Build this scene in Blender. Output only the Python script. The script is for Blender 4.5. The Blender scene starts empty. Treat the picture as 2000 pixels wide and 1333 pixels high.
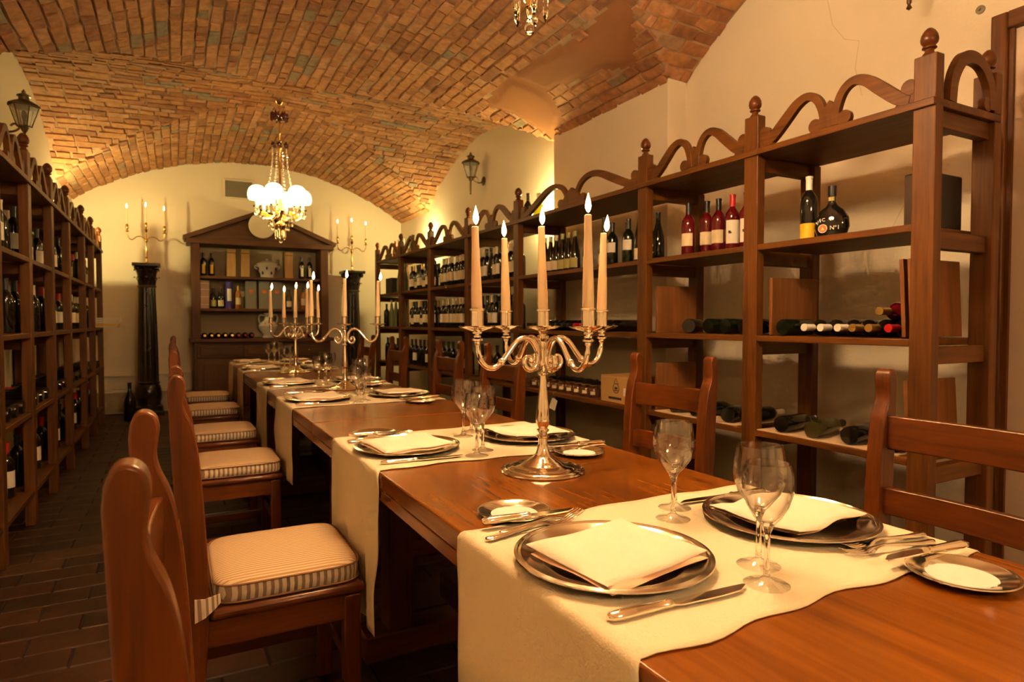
import bpy, bmesh, math, random
from mathutils import Vector, Matrix, Euler
random.seed(7)
S = bpy.context.scene
COL = S.collection
PI = math.pi
# ------------------------------------------------------------------ camera
cam = bpy.data.objects.new('camera', bpy.data.cameras.new('camera'))
COL.objects.link(cam); S.camera = cam
PSI, PIT = math.radians(28.013), math.radians(1.755)
Fw = Vector((math.sin(PSI)*math.cos(PIT), math.cos(PSI)*math.cos(PIT), -math.sin(PIT)))
Rt = Vector((math.cos(PSI), -math.sin(PSI), 0)); Up = Rt.cross(Fw)
CAMP = Vector((0, 0, 1.16))
cam.matrix_world = Matrix(((Rt.x, Up.x, -Fw.x, CAMP.x), (Rt.y, Up.y, -Fw.y, CAMP.y), (Rt.z, Up.z, -Fw.z, CAMP.z), (0, 0, 0, 1)))
cam.data.sensor_width = 36; cam.data.lens = 1240/2000*36
cam.data.clip_start = .02; cam.data.clip_end = 60
cam.data.dof.use_dof = True; cam.data.dof.focus_distance = 1.4; cam.data.dof.aperture_fstop = 7.0
# ------------------------------------------------------------------ world, exposure
W = bpy.data.worlds.new('world'); S.world = W; W.use_nodes = True
W.node_tree.nodes['Background'].inputs[0].default_value = (.9, .6, .35, 1)
W.node_tree.nodes['Background'].inputs[1].default_value = .02
S.view_settings.view_transform = 'Standard'; S.view_settings.look = 'None'
S.view_settings.gamma = 1; S.view_settings.use_curve_mapping = False
S.view_settings.exposure = 1.85
S.cycles.max_bounces = 14; S.cycles.diffuse_bounces = 3; S.cycles.glossy_bounces = 3
S.cycles.transmission_bounces = 14; S.cycles.transparent_max_bounces = 8
S.cycles.adaptive_threshold = .08; S.cycles.adaptive_min_samples = 16
S.cycles.sample_clamp_indirect = 3; S.cycles.caustics_reflective = False; S.cycles.caustics_refractive = False
WARM = (1.0, .70, .39)
K_BULB_NEAR, K_BULB_FAR, K_BULB_REAR, K_UP, K_FLAME = 25.0, 34.0, 150.0, 15.0, 32.0
def lamp(name, loc, watts, color=WARM, radius=.03, parent=None):
    d = bpy.data.lights.new(name, 'POINT'); d.energy = watts; d.color = color; d.shadow_soft_size = radius
    o = bpy.data.objects.new(name, d); COL.objects.link(o); o.location = loc; o.parent = parent
    return o
# ------------------------------------------------------------------ materials
MATS = {}
def _nt(name):
    m = bpy.data.materials.new(name); m.use_nodes = True; MATS[name] = m
    nt = m.node_tree; b = nt.nodes['Principled BSDF']
    return m, nt, b
def mat(name, col, rough=.5, metal=0, trans=0, ior=1.45, emit=None, estr=0, spec=.5, var=0, vscale=6, bump=0, bscale=60, coat=0, sub=0):
    m, nt, b = _nt(name)
    b.inputs['Base Color'].default_value = (*col, 1); b.inputs['Roughness'].default_value = rough
    b.inputs['Metallic'].default_value = metal; b.inputs['Transmission Weight'].default_value = trans
    b.inputs['IOR'].default_value = ior; b.inputs['Specular IOR Level'].default_value = spec
    b.inputs['Coat Weight'].default_value = coat
    if sub:
        b.inputs['Subsurface Weight'].default_value = sub; b.inputs['Subsurface Radius'].default_value = (.02, .01, .005)
    if emit:
        b.inputs['Emission Color'].default_value = (*emit, 1); b.inputs['Emission Strength'].default_value = estr
    if var or bump:
        tc = nt.nodes.new('ShaderNodeTexCoord')
    if var:
        n = nt.nodes.new('ShaderNodeTexNoise'); n.inputs['Scale'].default_value = vscale; n.inputs['Detail'].default_value = 6
        nt.links.new(tc.outputs['Object'], n.inputs['Vector'])
        mx = nt.nodes.new('ShaderNodeMix'); mx.data_type = 'RGBA'
        mx.inputs[6].default_value = (*[c*(1-var) for c in col], 1); mx.inputs[7].default_value = (*[min(1, c*(1+var)) for c in col], 1)
        nt.links.new(n.outputs['Fac'], mx.inputs[0]); nt.links.new(mx.outputs[2], b.inputs['Base Color'])
    if bump:
        n2 = nt.nodes.new('ShaderNodeTexNoise'); n2.inputs['Scale'].default_value = bscale; n2.inputs['Detail'].default_value = 5
        nt.links.new(tc.outputs['Object'], n2.inputs['Vector'])
        bp = nt.nodes.new('ShaderNodeBump'); bp.inputs['Strength'].default_value = bump; bp.inputs['Distance'].default_value = .01
        nt.links.new(n2.outputs['Fac'], bp.inputs['Height']); nt.links.new(bp.outputs['Normal'], b.inputs['Normal'])
    return m
def wood(name, dark, light, axis='X', scale=1.0, rough=.4, coat=0.0, fig=.5, bump=.08):
    m, nt, b = _nt(name); N = nt.nodes.new; L = nt.links.new
    tc = N('ShaderNodeTexCoord'); mp = N('ShaderNodeMapping')
    sc = {'X': (.9, 14, 14), 'Y': (14, .9, 14), 'Z': (14, 14, .9)}[axis]
    mp.inputs['Scale'].default_value = [s*scale for s in sc]
    oi = N('ShaderNodeObjectInfo'); sh = N('ShaderNodeVectorMath'); sh.operation = 'SCALE'; sh.inputs[0].default_value = (31, 17, 23)
    L(oi.outputs['Random'], sh.inputs['Scale']); L(tc.outputs['Object'], mp.inputs['Vector'])
    ad = N('ShaderNodeVectorMath'); ad.operation = 'ADD'; L(mp.outputs[0], ad.inputs[0]); L(sh.outputs[0], ad.inputs[1])
    n1 = N('ShaderNodeTexNoise'); n1.inputs['Scale'].default_value = 1.0; n1.inputs['Detail'].default_value = 3; n1.inputs['Distortion'].default_value = 1.2
    n2 = N('ShaderNodeTexNoise'); n2.inputs['Scale'].default_value = 7.0; n2.inputs['Detail'].default_value = 6
    L(ad.outputs[0], n1.inputs['Vector']); L(ad.outputs[0], n2.inputs['Vector'])
    mth = N('ShaderNodeMath'); mth.operation = 'MULTIPLY_ADD'; mth.inputs[1].default_value = fig; L(n2.outputs['Fac'], mth.inputs[0])
    m2 = N('ShaderNodeMath'); m2.operation = 'MULTIPLY'; m2.inputs[1].default_value = 1-fig*.5; L(n1.outputs['Fac'], m2.inputs[0]); L(m2.outputs[0], mth.inputs[2])
    rp = N('ShaderNodeValToRGB'); rp.color_ramp.elements[0].position = .35; rp.color_ramp.elements[1].position = .85
    rp.color_ramp.elements[0].color = (*dark, 1); rp.color_ramp.elements[1].color = (*light, 1)
    L(mth.outputs[0], rp.inputs[0]); L(rp.outputs[0], b.inputs['Base Color'])
    b.inputs['Specular IOR Level'].default_value = .28; b.inputs['Roughness'].default_value = rough; b.inputs['Coat Weight'].default_value = coat; b.inputs['Coat Roughness'].default_value = .2
    bp = N('ShaderNodeBump'); bp.inputs['Strength'].default_value = bump; bp.inputs['Distance'].default_value = .004
    L(n2.outputs['Fac'], bp.inputs['Height']); L(bp.outputs[0], b.inputs['Normal'])
    return m
for ax in 'XYZ':
    wood('rack_'+ax, (.046, .0135, .0018), (.165, .056, .0082), ax, rough=.45)
    wood('chair_'+ax, (.050, .0112, .0016), (.145, .036, .0048), ax, 1.4, rough=.34, coat=.18)
    wood('hutch_'+ax, (.055, .020, .006), (.125, .047, .016), ax, rough=.5)
    wood('table_'+ax, (.155, .040, .0024), (.31, .094, .0062), ax, 1.0, rough=.24, coat=.22, fig=.3, bump=.02)
wood('ply', (.14, .050, .014), (.26, .10, .03), 'Z', rough=.5)
wood('pale_box', (.42, .24, .09), (.60, .38, .16), 'Z', rough=.6)
mat('plaster', (.78, .66, .48), .9, var=.05, vscale=3, bump=.15, bscale=90)
mat('plaster_pale', (.76, .64, .47), .9, var=.08, vscale=4, bump=.2, bscale=60)
mat('stone', (.42, .33, .22), .9, var=.4, vscale=9, bump=.5, bscale=30)
mat('mortar', (.42, .25, .13), .95, var=.35, vscale=9, bump=.6, bscale=70)
mat('grout', (.016, .006, .003), .9)
mat('patch_plaster', (.32, .125, .042), .9, var=.18, vscale=2.5, bump=.1, bscale=40)
mat('silver', (.94, .88, .77), .15, 1)
mat('silver_bright', (.94, .87, .75), .10, 1)
mat('gold', (.80, .52, .18), .22, 1)
mat('bronze', (.12, .075, .035), .45, .8)
mat('iron', (.05, .03, .018), .5, .6)
mat('black_marble', (.018, .012, .010), .22, coat=.2, var=.5, vscale=8)
mat('glass', (1, 1, 1), 0.0, trans=1, ior=1.45)
def thin_glass(name):
    m, nt, b = _nt(name); N = nt.nodes.new; L = nt.links.new; nt.nodes.remove(b)
    lw = N('ShaderNodeLayerWeight'); lw.inputs[0].default_value = .5
    pw = N('ShaderNodeMath'); pw.operation = 'POWER'; pw.inputs[1].default_value = 2.2; L(lw.outputs['Facing'], pw.inputs[0])
    fr = N('ShaderNodeMath'); fr.operation = 'MULTIPLY_ADD'; fr.inputs[1].default_value = .70; fr.inputs[2].default_value = .06; L(pw.outputs[0], fr.inputs[0])
    tr = N('ShaderNodeBsdfTransparent'); p2 = N('ShaderNodeMath'); p2.operation = 'POWER'; p2.inputs[1].default_value = 3; L(lw.outputs['Facing'], p2.inputs[0])
    cm = N('ShaderNodeMix'); cm.data_type = 'RGBA'; cm.inputs[6].default_value = (.985, .98, .97, 1); cm.inputs[7].default_value = (.45, .40, .34, 1); L(p2.outputs[0], cm.inputs[0]); L(cm.outputs[2], tr.inputs[0])
    gl = N('ShaderNodeBsdfGlossy'); gl.inputs['Roughness'].default_value = .02
    mx = N('ShaderNodeMixShader'); L(fr.outputs[0], mx.inputs[0]); L(tr.outputs[0], mx.inputs[1]); L(gl.outputs[0], mx.inputs[2])
    L(mx.outputs[0], nt.nodes['Material Output'].inputs[0])
thin_glass('thin_glass')
mat('crystal', (1, .96, .88), 0.02, trans=1, ior=1.6)
mat('lantern_glass', (.9, .85, .7), .12, trans=.85, ior=1.2)
mat('amber', (.9, .55, .08), .1, trans=.5, emit=(1, .6, .05), estr=.15)
mat('amethyst', (.10, .025, .03), .12)
mat('linen', (.84, .72, .50), .95, var=.05, vscale=12, bump=.25, bscale=260)
mat('napkin', (.90, .79, .63), .95, var=.04, vscale=14, bump=.2, bscale=220)
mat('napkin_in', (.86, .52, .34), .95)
mat('doily', (.90, .85, .76), .9, bump=.4, bscale=300)
mat('wax', (.93, .66, .42), .45, sub=.3)
mat('wick', (.02, .015, .01), .9)
mat('flame', (1, .6, .2), .5, emit=(1.0, .62, .22), estr=K_FLAME)
mat('shade_dim', (.9, .75, .45), .8, emit=(1.0, .68, .29), estr=2.6)
mat('shade', (.9, .75, .45), .8, emit=(1.0, .70, .38), estr=31)
mat('sleeve', (.9, .8, .55), .6, emit=(1.0, .72, .30), estr=.8)
mat('bulb', (1, .9, .6), .4, emit=(1.0, .74, .36), estr=14)
mat('uplight_face', (1, .9, .5), .4, emit=(1.0, .85, .42), estr=25)
mat('bottle_dark', (.010, .008, .006), .07, coat=.3)
mat('bottle_green', (.006, .009, .004), .07, coat=.3)
mat('bottle_olive', (.040, .034, .010), .10, coat=.2)
mat('bottle_rose', (.11, .004, .007), .06, coat=.4)
mat('bottle_amber', (.34, .12, .02), .07, coat=.3)
mat('bottle_yellow', (.80, .62, .02), .1, emit=(1, .8, 0), estr=.1)
mat('bottle_clear', (.30, .36, .20), .06, trans=.55)
mat('cap_black', (.015, .012, .012), .35)
mat('cap_red', (.50, .012, .018), .35)
mat('cap_cream', (.75, .62, .40), .45)
mat('cap_gold', (.60, .38, .10), .3, .7)
mat('cap_white', (.82, .76, .66), .45)
mat('cap_green', (.40, .38, .14), .4)
mat('lab_cream', (.72, .58, .36), .7, var=.1, vscale=50)
mat('lab_white', (.80, .72, .58), .7)
mat('lab_yellow', (.85, .52, .02), .6)
mat('lab_olive', (.42, .36, .12), .7)
mat('ink', (.03, .02, .02), .7)
mat('ink_orange', (.70, .16, .03), .6)
mat('ink_white', (.85, .78, .68), .6)
mat('cardboard', (.52, .30, .10), .85, var=.06, vscale=10)
mat('paper', (.80, .72, .58), .9, var=.05)
mat('liner', (.66, .48, .32), .9, var=.08, vscale=8)
mat('black_plastic', (.014, .012, .011), .45)
mat('porcelain', (.66, .62, .54), .2)
mat('grey_box', (.20, .19, .16), .6)
mat('pink_box', (.62, .40, .28), .7)
mat('purple', (.06, .04, .22), .2)
mat('door_panel', (.66, .50, .36), .55, var=.06, vscale=5, bump=.1, bscale=40)
mat('vent_grey', (.24, .20, .13), .6, .2)
mat('jar_brown', (.09, .03, .015), .15, coat=.3)
def stripes(name, freq, ca, cb, mode):
    m, nt, b = _nt(name); N = nt.nodes.new; L = nt.links.new
    tc = N('ShaderNodeTexCoord'); sp = N('ShaderNodeSeparateXYZ'); L(tc.outputs['Object'], sp.inputs[0])
    src = sp.outputs['Y']
    if mode == 'XY':
        a = N('ShaderNodeMath'); a.operation = 'ADD'; L(sp.outputs['X'], a.inputs[0]); L(sp.outputs['Y'], a.inputs[1]); src = a.outputs[0]
    mu = N('ShaderNodeMath'); mu.operation = 'MULTIPLY'; mu.inputs[1].default_value = freq; L(src, mu.inputs[0])
    fr = N('ShaderNodeMath'); fr.operation = 'FRACT'; L(mu.outputs[0], fr.inputs[0])
    gt = N('ShaderNodeMath'); gt.operation = 'GREATER_THAN'; gt.inputs[1].default_value = .68 if mode == 'Y' else .45; L(fr.outputs[0], gt.inputs[0])
    mx = N('ShaderNodeMix'); mx.data_type = 'RGBA'; mx.inputs[6].default_value = (*ca, 1); mx.inputs[7].default_value = (*cb, 1)
    L(gt.outputs[0], mx.inputs[0]); L(mx.outputs[2], b.inputs['Base Color']); b.inputs['Roughness'].default_value = .95
    n2 = N('ShaderNodeTexNoise'); n2.inputs['Scale'].default_value = 300; L(tc.outputs['Object'], n2.inputs['Vector'])
    bp = N('ShaderNodeBump'); bp.inputs['Strength'].default_value = .2; bp.inputs['Distance'].default_value = .003
    L(n2.outputs['Fac'], bp.inputs['Height']); L(bp.outputs[0], b.inputs['Normal'])
stripes('cushion_top', 78, (.66, .48, .30), (.40, .24, .12), 'Y')
stripes('cushion_side', 52, (.27, .17, .11), (.66, .54, .40), 'XY')
mat('piping', (.22, .11, .05), .9)
def attr_mat(name, stops, rough, bump, bscale, noise=.25):
    m, nt, b = _nt(name); N = nt.nodes.new; L = nt.links.new
    at = N('ShaderNodeAttribute'); at.attribute_name = 'tone'
    tc = N('ShaderNodeTexCoord'); n = N('ShaderNodeTexNoise'); n.inputs['Scale'].default_value = bscale*.4; n.inputs['Detail'].default_value = 5
    L(tc.outputs['Object'], n.inputs['Vector'])
    rp = N('ShaderNodeValToRGB'); cr = rp.color_ramp
    while len(cr.elements) < len(stops): cr.elements.new(.5)
    for e, (p, c) in zip(cr.elements, stops): e.position = p; e.color = (*c, 1)
    L(at.outputs['Fac'], rp.inputs[0])
    mr = N('ShaderNodeMapRange'); mr.inputs[1].default_value = .3; mr.inputs[2].default_value = .7; mr.inputs[3].default_value = 1-noise; mr.inputs[4].default_value = 1+noise
    L(n.outputs['Fac'], mr.inputs[0])
    vm = N('ShaderNodeVectorMath'); vm.operation = 'SCALE'; L(rp.outputs[0], vm.inputs[0]); L(mr.outputs[0], vm.inputs['Scale']); L(vm.outputs[0], b.inputs['Base Color'])
    b.inputs['Roughness'].default_value = rough
    n2 = N('ShaderNodeTexNoise'); n2.inputs['Scale'].default_value = bscale; n2.inputs['Detail'].default_value = 6; L(tc.outputs['Object'], n2.inputs['Vector'])
    bp = N('ShaderNodeBump'); bp.inputs['Strength'].default_value = bump; bp.inputs['Distance'].default_value = .01
    L(n2.outputs['Fac'], bp.inputs['Height']); L(bp.outputs[0], b.inputs['Normal'])
attr_mat('brick', [(0, (.26, .105, .042)), (.3, (.36, .150, .055)), (.65, (.45, .205, .072)), (.92, (.45, .220, .105)), (.97, (.28, .18, .095)), (1, (.23, .18, .12))], .9, .5, 45)
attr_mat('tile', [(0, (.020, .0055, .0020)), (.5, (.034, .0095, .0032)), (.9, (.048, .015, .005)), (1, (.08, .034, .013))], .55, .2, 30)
# ------------------------------------------------------------------ mesh helpers
class MB:
    def __init__(s): s.v = []; s.f = []; s.m = []; s.t = None
    def add(s, vs, fs, mi=0):
        o = len(s.v); s.v += [tuple(v) for v in vs]; s.f += [tuple(i+o for i in f) for f in fs]; s.m += [mi]*len(fs); return s
    def box(s, x0, x1, y0, y1, z0, z1, mi=0, M=None):
        vs = [(x0, y0, z0), (x1, y0, z0), (x1, y1, z0), (x0, y1, z0), (x0, y0, z1), (x1, y0, z1), (x1, y1, z1), (x0, y1, z1)]
        if M: vs = [tuple(M @ Vector(v)) for v in vs]
        return s.add(vs, [(0, 3, 2, 1), (4, 5, 6, 7), (0, 1, 5, 4), (1, 2, 6, 5), (2, 3, 7, 6), (3, 0, 4, 7)], mi)
    def lathe(s, prof, seg=20, M=None, mi=0, a0=0, a1=2*PI):
        full = abs(a1-a0-2*PI) < 1e-6; n = seg if full else seg+1; vs = []; fs = []
        for r, z in prof:
            for k in range(n):
                a = a0+(a1-a0)*k/seg; v = Vector((r*math.cos(a), r*math.sin(a), z)); vs.append(tuple(M @ v) if M else tuple(v))
        for i in range(len(prof)-1):
            for k in range(seg):
                k2 = (k+1) % n; fs.append((i*n+k, i*n+k2, (i+1)*n+k2, (i+1)*n+k))
        if full:
            if prof[0][0] > 1e-5: fs.append(tuple(range(n-1, -1, -1)))
            if prof[-1][0] > 1e-5: fs.append(tuple((len(prof)-1)*n+k for k in range(n)))
        return s.add(vs, fs, mi)
    def tube(s, path, rad, seg=8, mi=0, flat=1.0):
        P = [Vector(p) for p in path]; n = len(P); vs = []; fs = []
        rs = rad if isinstance(rad, (list, tuple)) else [rad]*n
        t0 = (P[1]-P[0]).normalized(); ref = Vector((0, 0, 1)) if abs(t0.z) < .9 else Vector((1, 0, 0))
        u = t0.cross(ref).normalized()
        for i in range(n):
            t = (P[min(i+1, n-1)]-P[max(i-1, 0)]).normalized(); u = (u-t*u.dot(t)).normalized(); w = t.cross(u)
            for k in range(seg):
                a = 2*PI*k/seg; vs.append(tuple(P[i]+u*math.cos(a)*rs[i]+w*math.sin(a)*rs[i]*flat))
        for i in range(n-1):
            for k in range(seg):
                k2 = (k+1) % seg; fs.append((i*seg+k, i*seg+k2, (i+1)*seg+k2, (i+1)*seg+k))
        fs.append(tuple(range(seg-1, -1, -1))); fs.append(tuple((n-1)*seg+k for k in range(seg)))
        return s.add(vs, fs, mi)
    def prism(s, poly, d0, d1, f, mi=0):
        n = len(poly); vs = [f(a, b, d0) for a, b in poly]+[f(a, b, d1) for a, b in poly]
        fs = [tuple(range(n-1, -1, -1)), tuple(range(n, 2*n))]+[(i, (i+1) % n, n+(i+1) % n, n+i) for i in range(n)]
        return s.add(vs, fs, mi)
    def band(s, pts, w, d0, d1, f, mi=0):
        L = []; R = []; n = len(pts)
        for i, p in enumerate(pts):
            a = Vector(pts[max(i-1, 0)]); b = Vector(pts[min(i+1, n-1)]); t = (b-a).normalized(); nr = Vector((-t.y, t.x))
            wi = w[i] if isinstance(w, (list, tuple)) else w
            L.append(Vector(p)+nr*wi/2); R.append(Vector(p)-nr*wi/2)
        vs = []
        for l, r in zip(L, R): vs += [f(l.x, l.y, d0), f(r.x, r.y, d0), f(r.x, r.y, d1), f(l.x, l.y, d1)]
        fs = []
        for i in range(n-1):
            o = 4*i
            for k in range(4): fs.append((o+k, o+(k+1) % 4, o+4+(k+1) % 4, o+4+k))
        fs += [(3, 2, 1, 0), (4*n-4, 4*n-3, 4*n-2, 4*n-1)]
        return s.add(vs, fs, mi)
    def sphere(s, c, r, seg=10, rings=7, sc=(1, 1, 1), mi=0):
        M = Matrix.Translation(c) @ Matrix.Diagonal((r*sc[0], r*sc[1], r*sc[2], 1))
        return s.lathe([(math.sin(PI*i/rings), -math.cos(PI*i/rings)) for i in range(rings+1)], seg, M, mi)
    def mesh(s, name, mats, smooth=30):
        me = bpy.data.meshes.new(name); me.from_pydata(s.v, [], s.f); me.validate()
        for mt in ([mats] if isinstance(mats, str) else mats): me.materials.append(MATS[mt])
        if max(s.m, default=0) > 0 and len(me.polygons) == len(s.m): me.polygons.foreach_set('material_index', s.m)
        b = bmesh.new(); b.from_mesh(me); bmesh.ops.remove_doubles(b, verts=b.verts, dist=1e-6); bmesh.ops.recalc_face_normals(b, faces=b.faces); b.to_mesh(me); b.free()
        if smooth:
            me.shade_smooth(); me.set_sharp_from_angle(angle=math.radians(smooth))
        return me
    def build(s, name, mats, parent=None, loc=(0, 0, 0), rot=None, smooth=30, bevel=0):
        return put(name, s.mesh(name, mats, smooth), parent, loc, rot, bevel)
def put(name, me, parent=None, loc=(0, 0, 0), rot=None, bevel=0):
    o = bpy.data.objects.new(name, me); COL.objects.link(o); o.parent = parent; o.location = loc
    if rot: o.rotation_euler = rot
    if bevel:
        md = o.modifiers.new('bevel', 'BEVEL'); md.width = bevel; md.segments = 2; md.limit_method = 'ANGLE'; md.angle_limit = .7
    return o
def tag(o, label, cat, group=None):
    o['label'] = label; o['category'] = cat
    if group: o['group'] = group
    return o
def thing(name, label, cat, loc=(0, 0, 0), rz=0, group=None):
    o = bpy.data.objects.new(name, None); COL.objects.link(o); o.location = loc; o.rotation_euler = (0, 0, rz); o.empty_display_size = .1
    return tag(o, label, cat, group)
def struct(o): o['kind'] = 'structure'; return o
def copy_tree(o, parent=None):
    c = o.copy(); COL.objects.link(c); c.parent = parent
    for ch in list(o.children): copy_tree(ch, c)
    return c
def clone(o, label, loc, rz=None, group=None):
    c = copy_tree(o); c.location = loc
    if rz is not None: c.rotation_euler = (0, 0, rz)
    c['label'] = label
    if group: c['group'] = group
    return c
ORD = ['first', 'second', 'third', 'fourth', 'fifth', 'sixth', 'seventh', 'eighth', 'ninth', 'tenth', 'eleventh', 'twelfth', 'thirteenth', 'fourteenth', 'fifteenth', 'sixteenth']
XZ = lambda a, b, d: (a, d, b)
YZ = lambda a, b, d: (d, a, b)
XY = lambda a, b, d: (a, b, d)
def inview(p):
    v = Vector(p)-CAMP; z = v.dot(Fw)
    if z < .2: return 0
    x = 1240*v.dot(Rt)/z; y = 1240*v.dot(Up)/z
    return 1/z if abs(x) < 1040 and abs(y) < 700 else 0
# ------------------------------------------------------------------ room shell
XL, XR, YB, YF = -1.08, 3.08, 9.40, -4.2
XPIER = 2.92
XC, ZL0, RL = 1.0, -.287, 3.607
CROSS = [(6.45, .408, 2.852), (1.67, .86, 2.5)]
def z_long(x): return ZL0+math.sqrt(max(RL*RL-(x-XC)**2, .01))
def z_cross(x, y, k):
    yc, z0, R = CROSS[k]; q = R*R-(y-yc)**2
    return z0+math.sqrt(q)+.08*(1-abs(x-XC)/2.08) if q > 0 else 0
def z_all(x, y):
    a = (z_long(x), z_cross(x, y, 0), z_cross(x, y, 1)); m = max(a); return m, a.index(m)
w = struct(MB().box(XL-.2, XL, YF-.2, YB+.2, 0, 3.6).build('wall_left', 'plaster', smooth=0))
w = struct(MB().box(XL, XR+.2, YB, YB+.2, 0, 3.6).build('wall_back', 'plaster', smooth=0))
w = struct(MB().box(XL, XR+.2, YF-.2, YF, 0, 3.6).build('wall_front', 'plaster', smooth=0))
w = MB(); w.box(XR, XR+.2, YF, YB, 0, 3.6)
WR = struct(w.build('wall_right', 'plaster', smooth=0))
MB().box(XPIER, XR+.01, 3.28, 4.72, 0, 3.3).build('pier', 'plaster_pale', WR, smooth=0, bevel=.006)
# fine cracks in the plaster
def crack(name, pts, parent, wd=.0009):
    MB().tube(pts, wd, 4).build(name, 'stone', parent)
crack('crack', [(XR, 2.20, 3.0), (XR, 2.23, 2.86), (XR, 2.20, 2.72), (XR, 2.13, 2.62), (XR, 2.05, 2.58), (XR, 2.07, 2.45), (XR, 2.03, 2.3)], WR)
crack('crack', [(XR, 1.70, 1.95), (XR, 1.72, 1.82), (XR, 1.82, 1.70), (XR, 1.90, 1.55)], WR)
# floor and tiles
FL = struct(MB().box(XL, XR, YF, YB, -.06, -.006).build('floor', 'grout', smooth=0))
random.seed(3)
tiles = []
TL, TW = .30, .15
for j in range(int((YB-1.2)/TW)):
    for i in range(-1, 15):
        x0 = XL+i*TL+(TL/2 if j % 2 else 0); y0 = 1.2+j*TW
        x1 = min(XR, x0+TL); x0 = max(XL, x0)
        if x1-x0 < .04: continue
        tiles.append((x0+.003, x1-.003, y0+.003, y0+TW-.003))
def tile_mb(mb, tn, t):
    h = random.uniform(-.0025, .001)
    c = .004; x0, x1, y0, y1 = t
    vs = [(x0, y0, -.006), (x1, y0, -.006), (x1, y1, -.006), (x0, y1, -.006), (x0+c, y0+c, h), (x1-c, y0+c, h), (x1-c, y1-c, h), (x0+c, y1-c, h)]
    mb.add(vs, [(4, 5, 6, 7), (0, 1, 5, 4), (1, 2, 6, 5), (2, 3, 7, 6), (3, 0, 4, 7)]); tn += [random.random()]*5
def tone_mesh(mb, tones, name, matn, smooth=0):
    me = bpy.data.meshes.new(name); me.from_pydata(mb.v, [], mb.f); me.materials.append(MATS[matn])
    a = me.attributes.new('tone', 'FLOAT', 'FACE'); a.data.foreach_set('value', tones)
    return me
def floor_score(t):
    cx, cy = (t[0]+t[1])/2, (t[2]+t[3])/2
    s = inview((cx, cy, 0))
    return s*s*(1.0 if cx < .7 else .05)
tiles.sort(key=floor_score, reverse=True)
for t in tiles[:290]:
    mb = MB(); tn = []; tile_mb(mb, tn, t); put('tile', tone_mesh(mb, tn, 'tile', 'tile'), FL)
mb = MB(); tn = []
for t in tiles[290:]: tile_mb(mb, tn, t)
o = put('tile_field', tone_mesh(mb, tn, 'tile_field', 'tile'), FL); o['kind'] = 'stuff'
# ceiling: groin vault of a long barrel and two cross barrels
nx, ny = 96, 290
mb = MB()
for j in range(ny+1):
    y = YF-.05+(YB-YF+.1)*j/ny
    for i in range(nx+1):
        x = XL-.04+(XR-XL+.08)*i/nx; mb.v.append((x, y, z_all(x, y)[0]))
for j in range(ny):
    for i in range(nx):
        a = j*(nx+1)+i; mb.f.append((a, a+1, a+nx+2, a+nx+1)); mb.m.append(0)
CE = struct(mb.build('ceiling', 'mortar', smooth=40))
random.seed(11)
PATCHES = [[(2.30, 4.42), (2.33, 4.0), (2.39, 3.5), (2.32, 3.05), (2.45, 3.05), (2.76, 3.40), (2.66, 3.66), (2.60, 4.28)],
           [(2.40, 5.03), (2.30, 4.42), (2.60, 4.28), (2.83, 4.41), (2.95, 4.76), (2.61, 4.86)]]
def inpoly(x, y, P):
    r = False; n = len(P)
    for i in range(n):
        (x1, y1), (x2, y2) = P[i], P[(i+1) % n]
        if (y1 > y) != (y2 > y) and x < (x2-x1)*(y-y1)/(y2-y1)+x1: r = not r
    return r
for P in PATCHES:                                   # smooth re-plastered strips
    m2 = MB(); idx = {}; st = .025
    for i in range(int(2.2/st), int(3.0/st)):
        for j in range(int(3.0/st), int(5.1/st)):
            if not inpoly((i+.5)*st, (j+.5)*st, P): continue
            q = []
            for a, b in ((i, j), (i+1, j), (i+1, j+1), (i, j+1)):
                if (a, b) not in idx:
                    x, y = a*st, b*st; idx[(a, b)] = len(m2.v)
                    edge = not all(inpoly(x+dx, y+dy, P) for dx in (-.04, .04) for dy in (-.04, .04))
                    m2.v.append((x, y, z_all(x, y)[0]-(.002 if edge else .02)))
                q.append(idx[(a, b)])
            m2.f.append(tuple(q)); m2.m.append(0)
    m2.build('plaster_patch', 'patch_plaster', CE, smooth=60)
bricks = []          # (corner function, param rect)
def surf_long(s, t): x = XC+RL*math.sin(s/RL); return Vector((x, t, z_long(x))), Vector((-(x-XC)/RL, 0, -math.cos(s/RL)))
def surf_cross(k):
    yc, z0, R = CROSS[k]
    def f(s, t):
        y = yc+R*math.sin(s/R)
        return Vector((t, y, z0+R*math.cos(s/R)+.08*(1-abs(t-XC)/2.08))), Vector((0, -math.sin(s/R), -math.cos(s/R)))
    return f
def lay(f, which, s0, s1, t0, t1, sw=.086, tl=.255):
    j = 0; s = s0
    while s < s1:
        wd = sw*random.uniform(.93, 1.07); t = t0-(tl*.5 if j % 2 else 0)-random.uniform(0, .03)
        while t < t1:
            ln = tl*random.choice((1, 1, .5, .5, .75))*random.uniform(.95, 1.04); n = 6; run = []
            for q in range(n):
                p, _ = f(s+wd/2, t+ln*(q+.5)/n)
                ok = XL < p.x < XR and YF < p.y < YB and z_all(p.x, p.y)[1] == which and not any(inpoly(p.x, p.y, P) for P in PATCHES) and not (p.x > XPIER-.01 and 3.28 < p.y < 4.72)
                run.append(ok)
            a = None
            for q in range(n+1):
                if q < n and run[q]:
                    if a is None: a = q
                elif a is not None:
                    if q-a >= 2 or n == 1: bricks.append((f, s+.004, s+wd-.004, t+ln*a/n+.005, t+ln*q/n-.005))
                    a = None
            t += ln
        s += wd; j += 1
lay(surf_long, 0, -2.22, 2.22, 1.2, YB)
lay(surf_cross(0), 1, -1.9, 1.9, XL, XR)
lay(surf_cross(1), 2, .3, 1.9, XL, XR)
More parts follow.
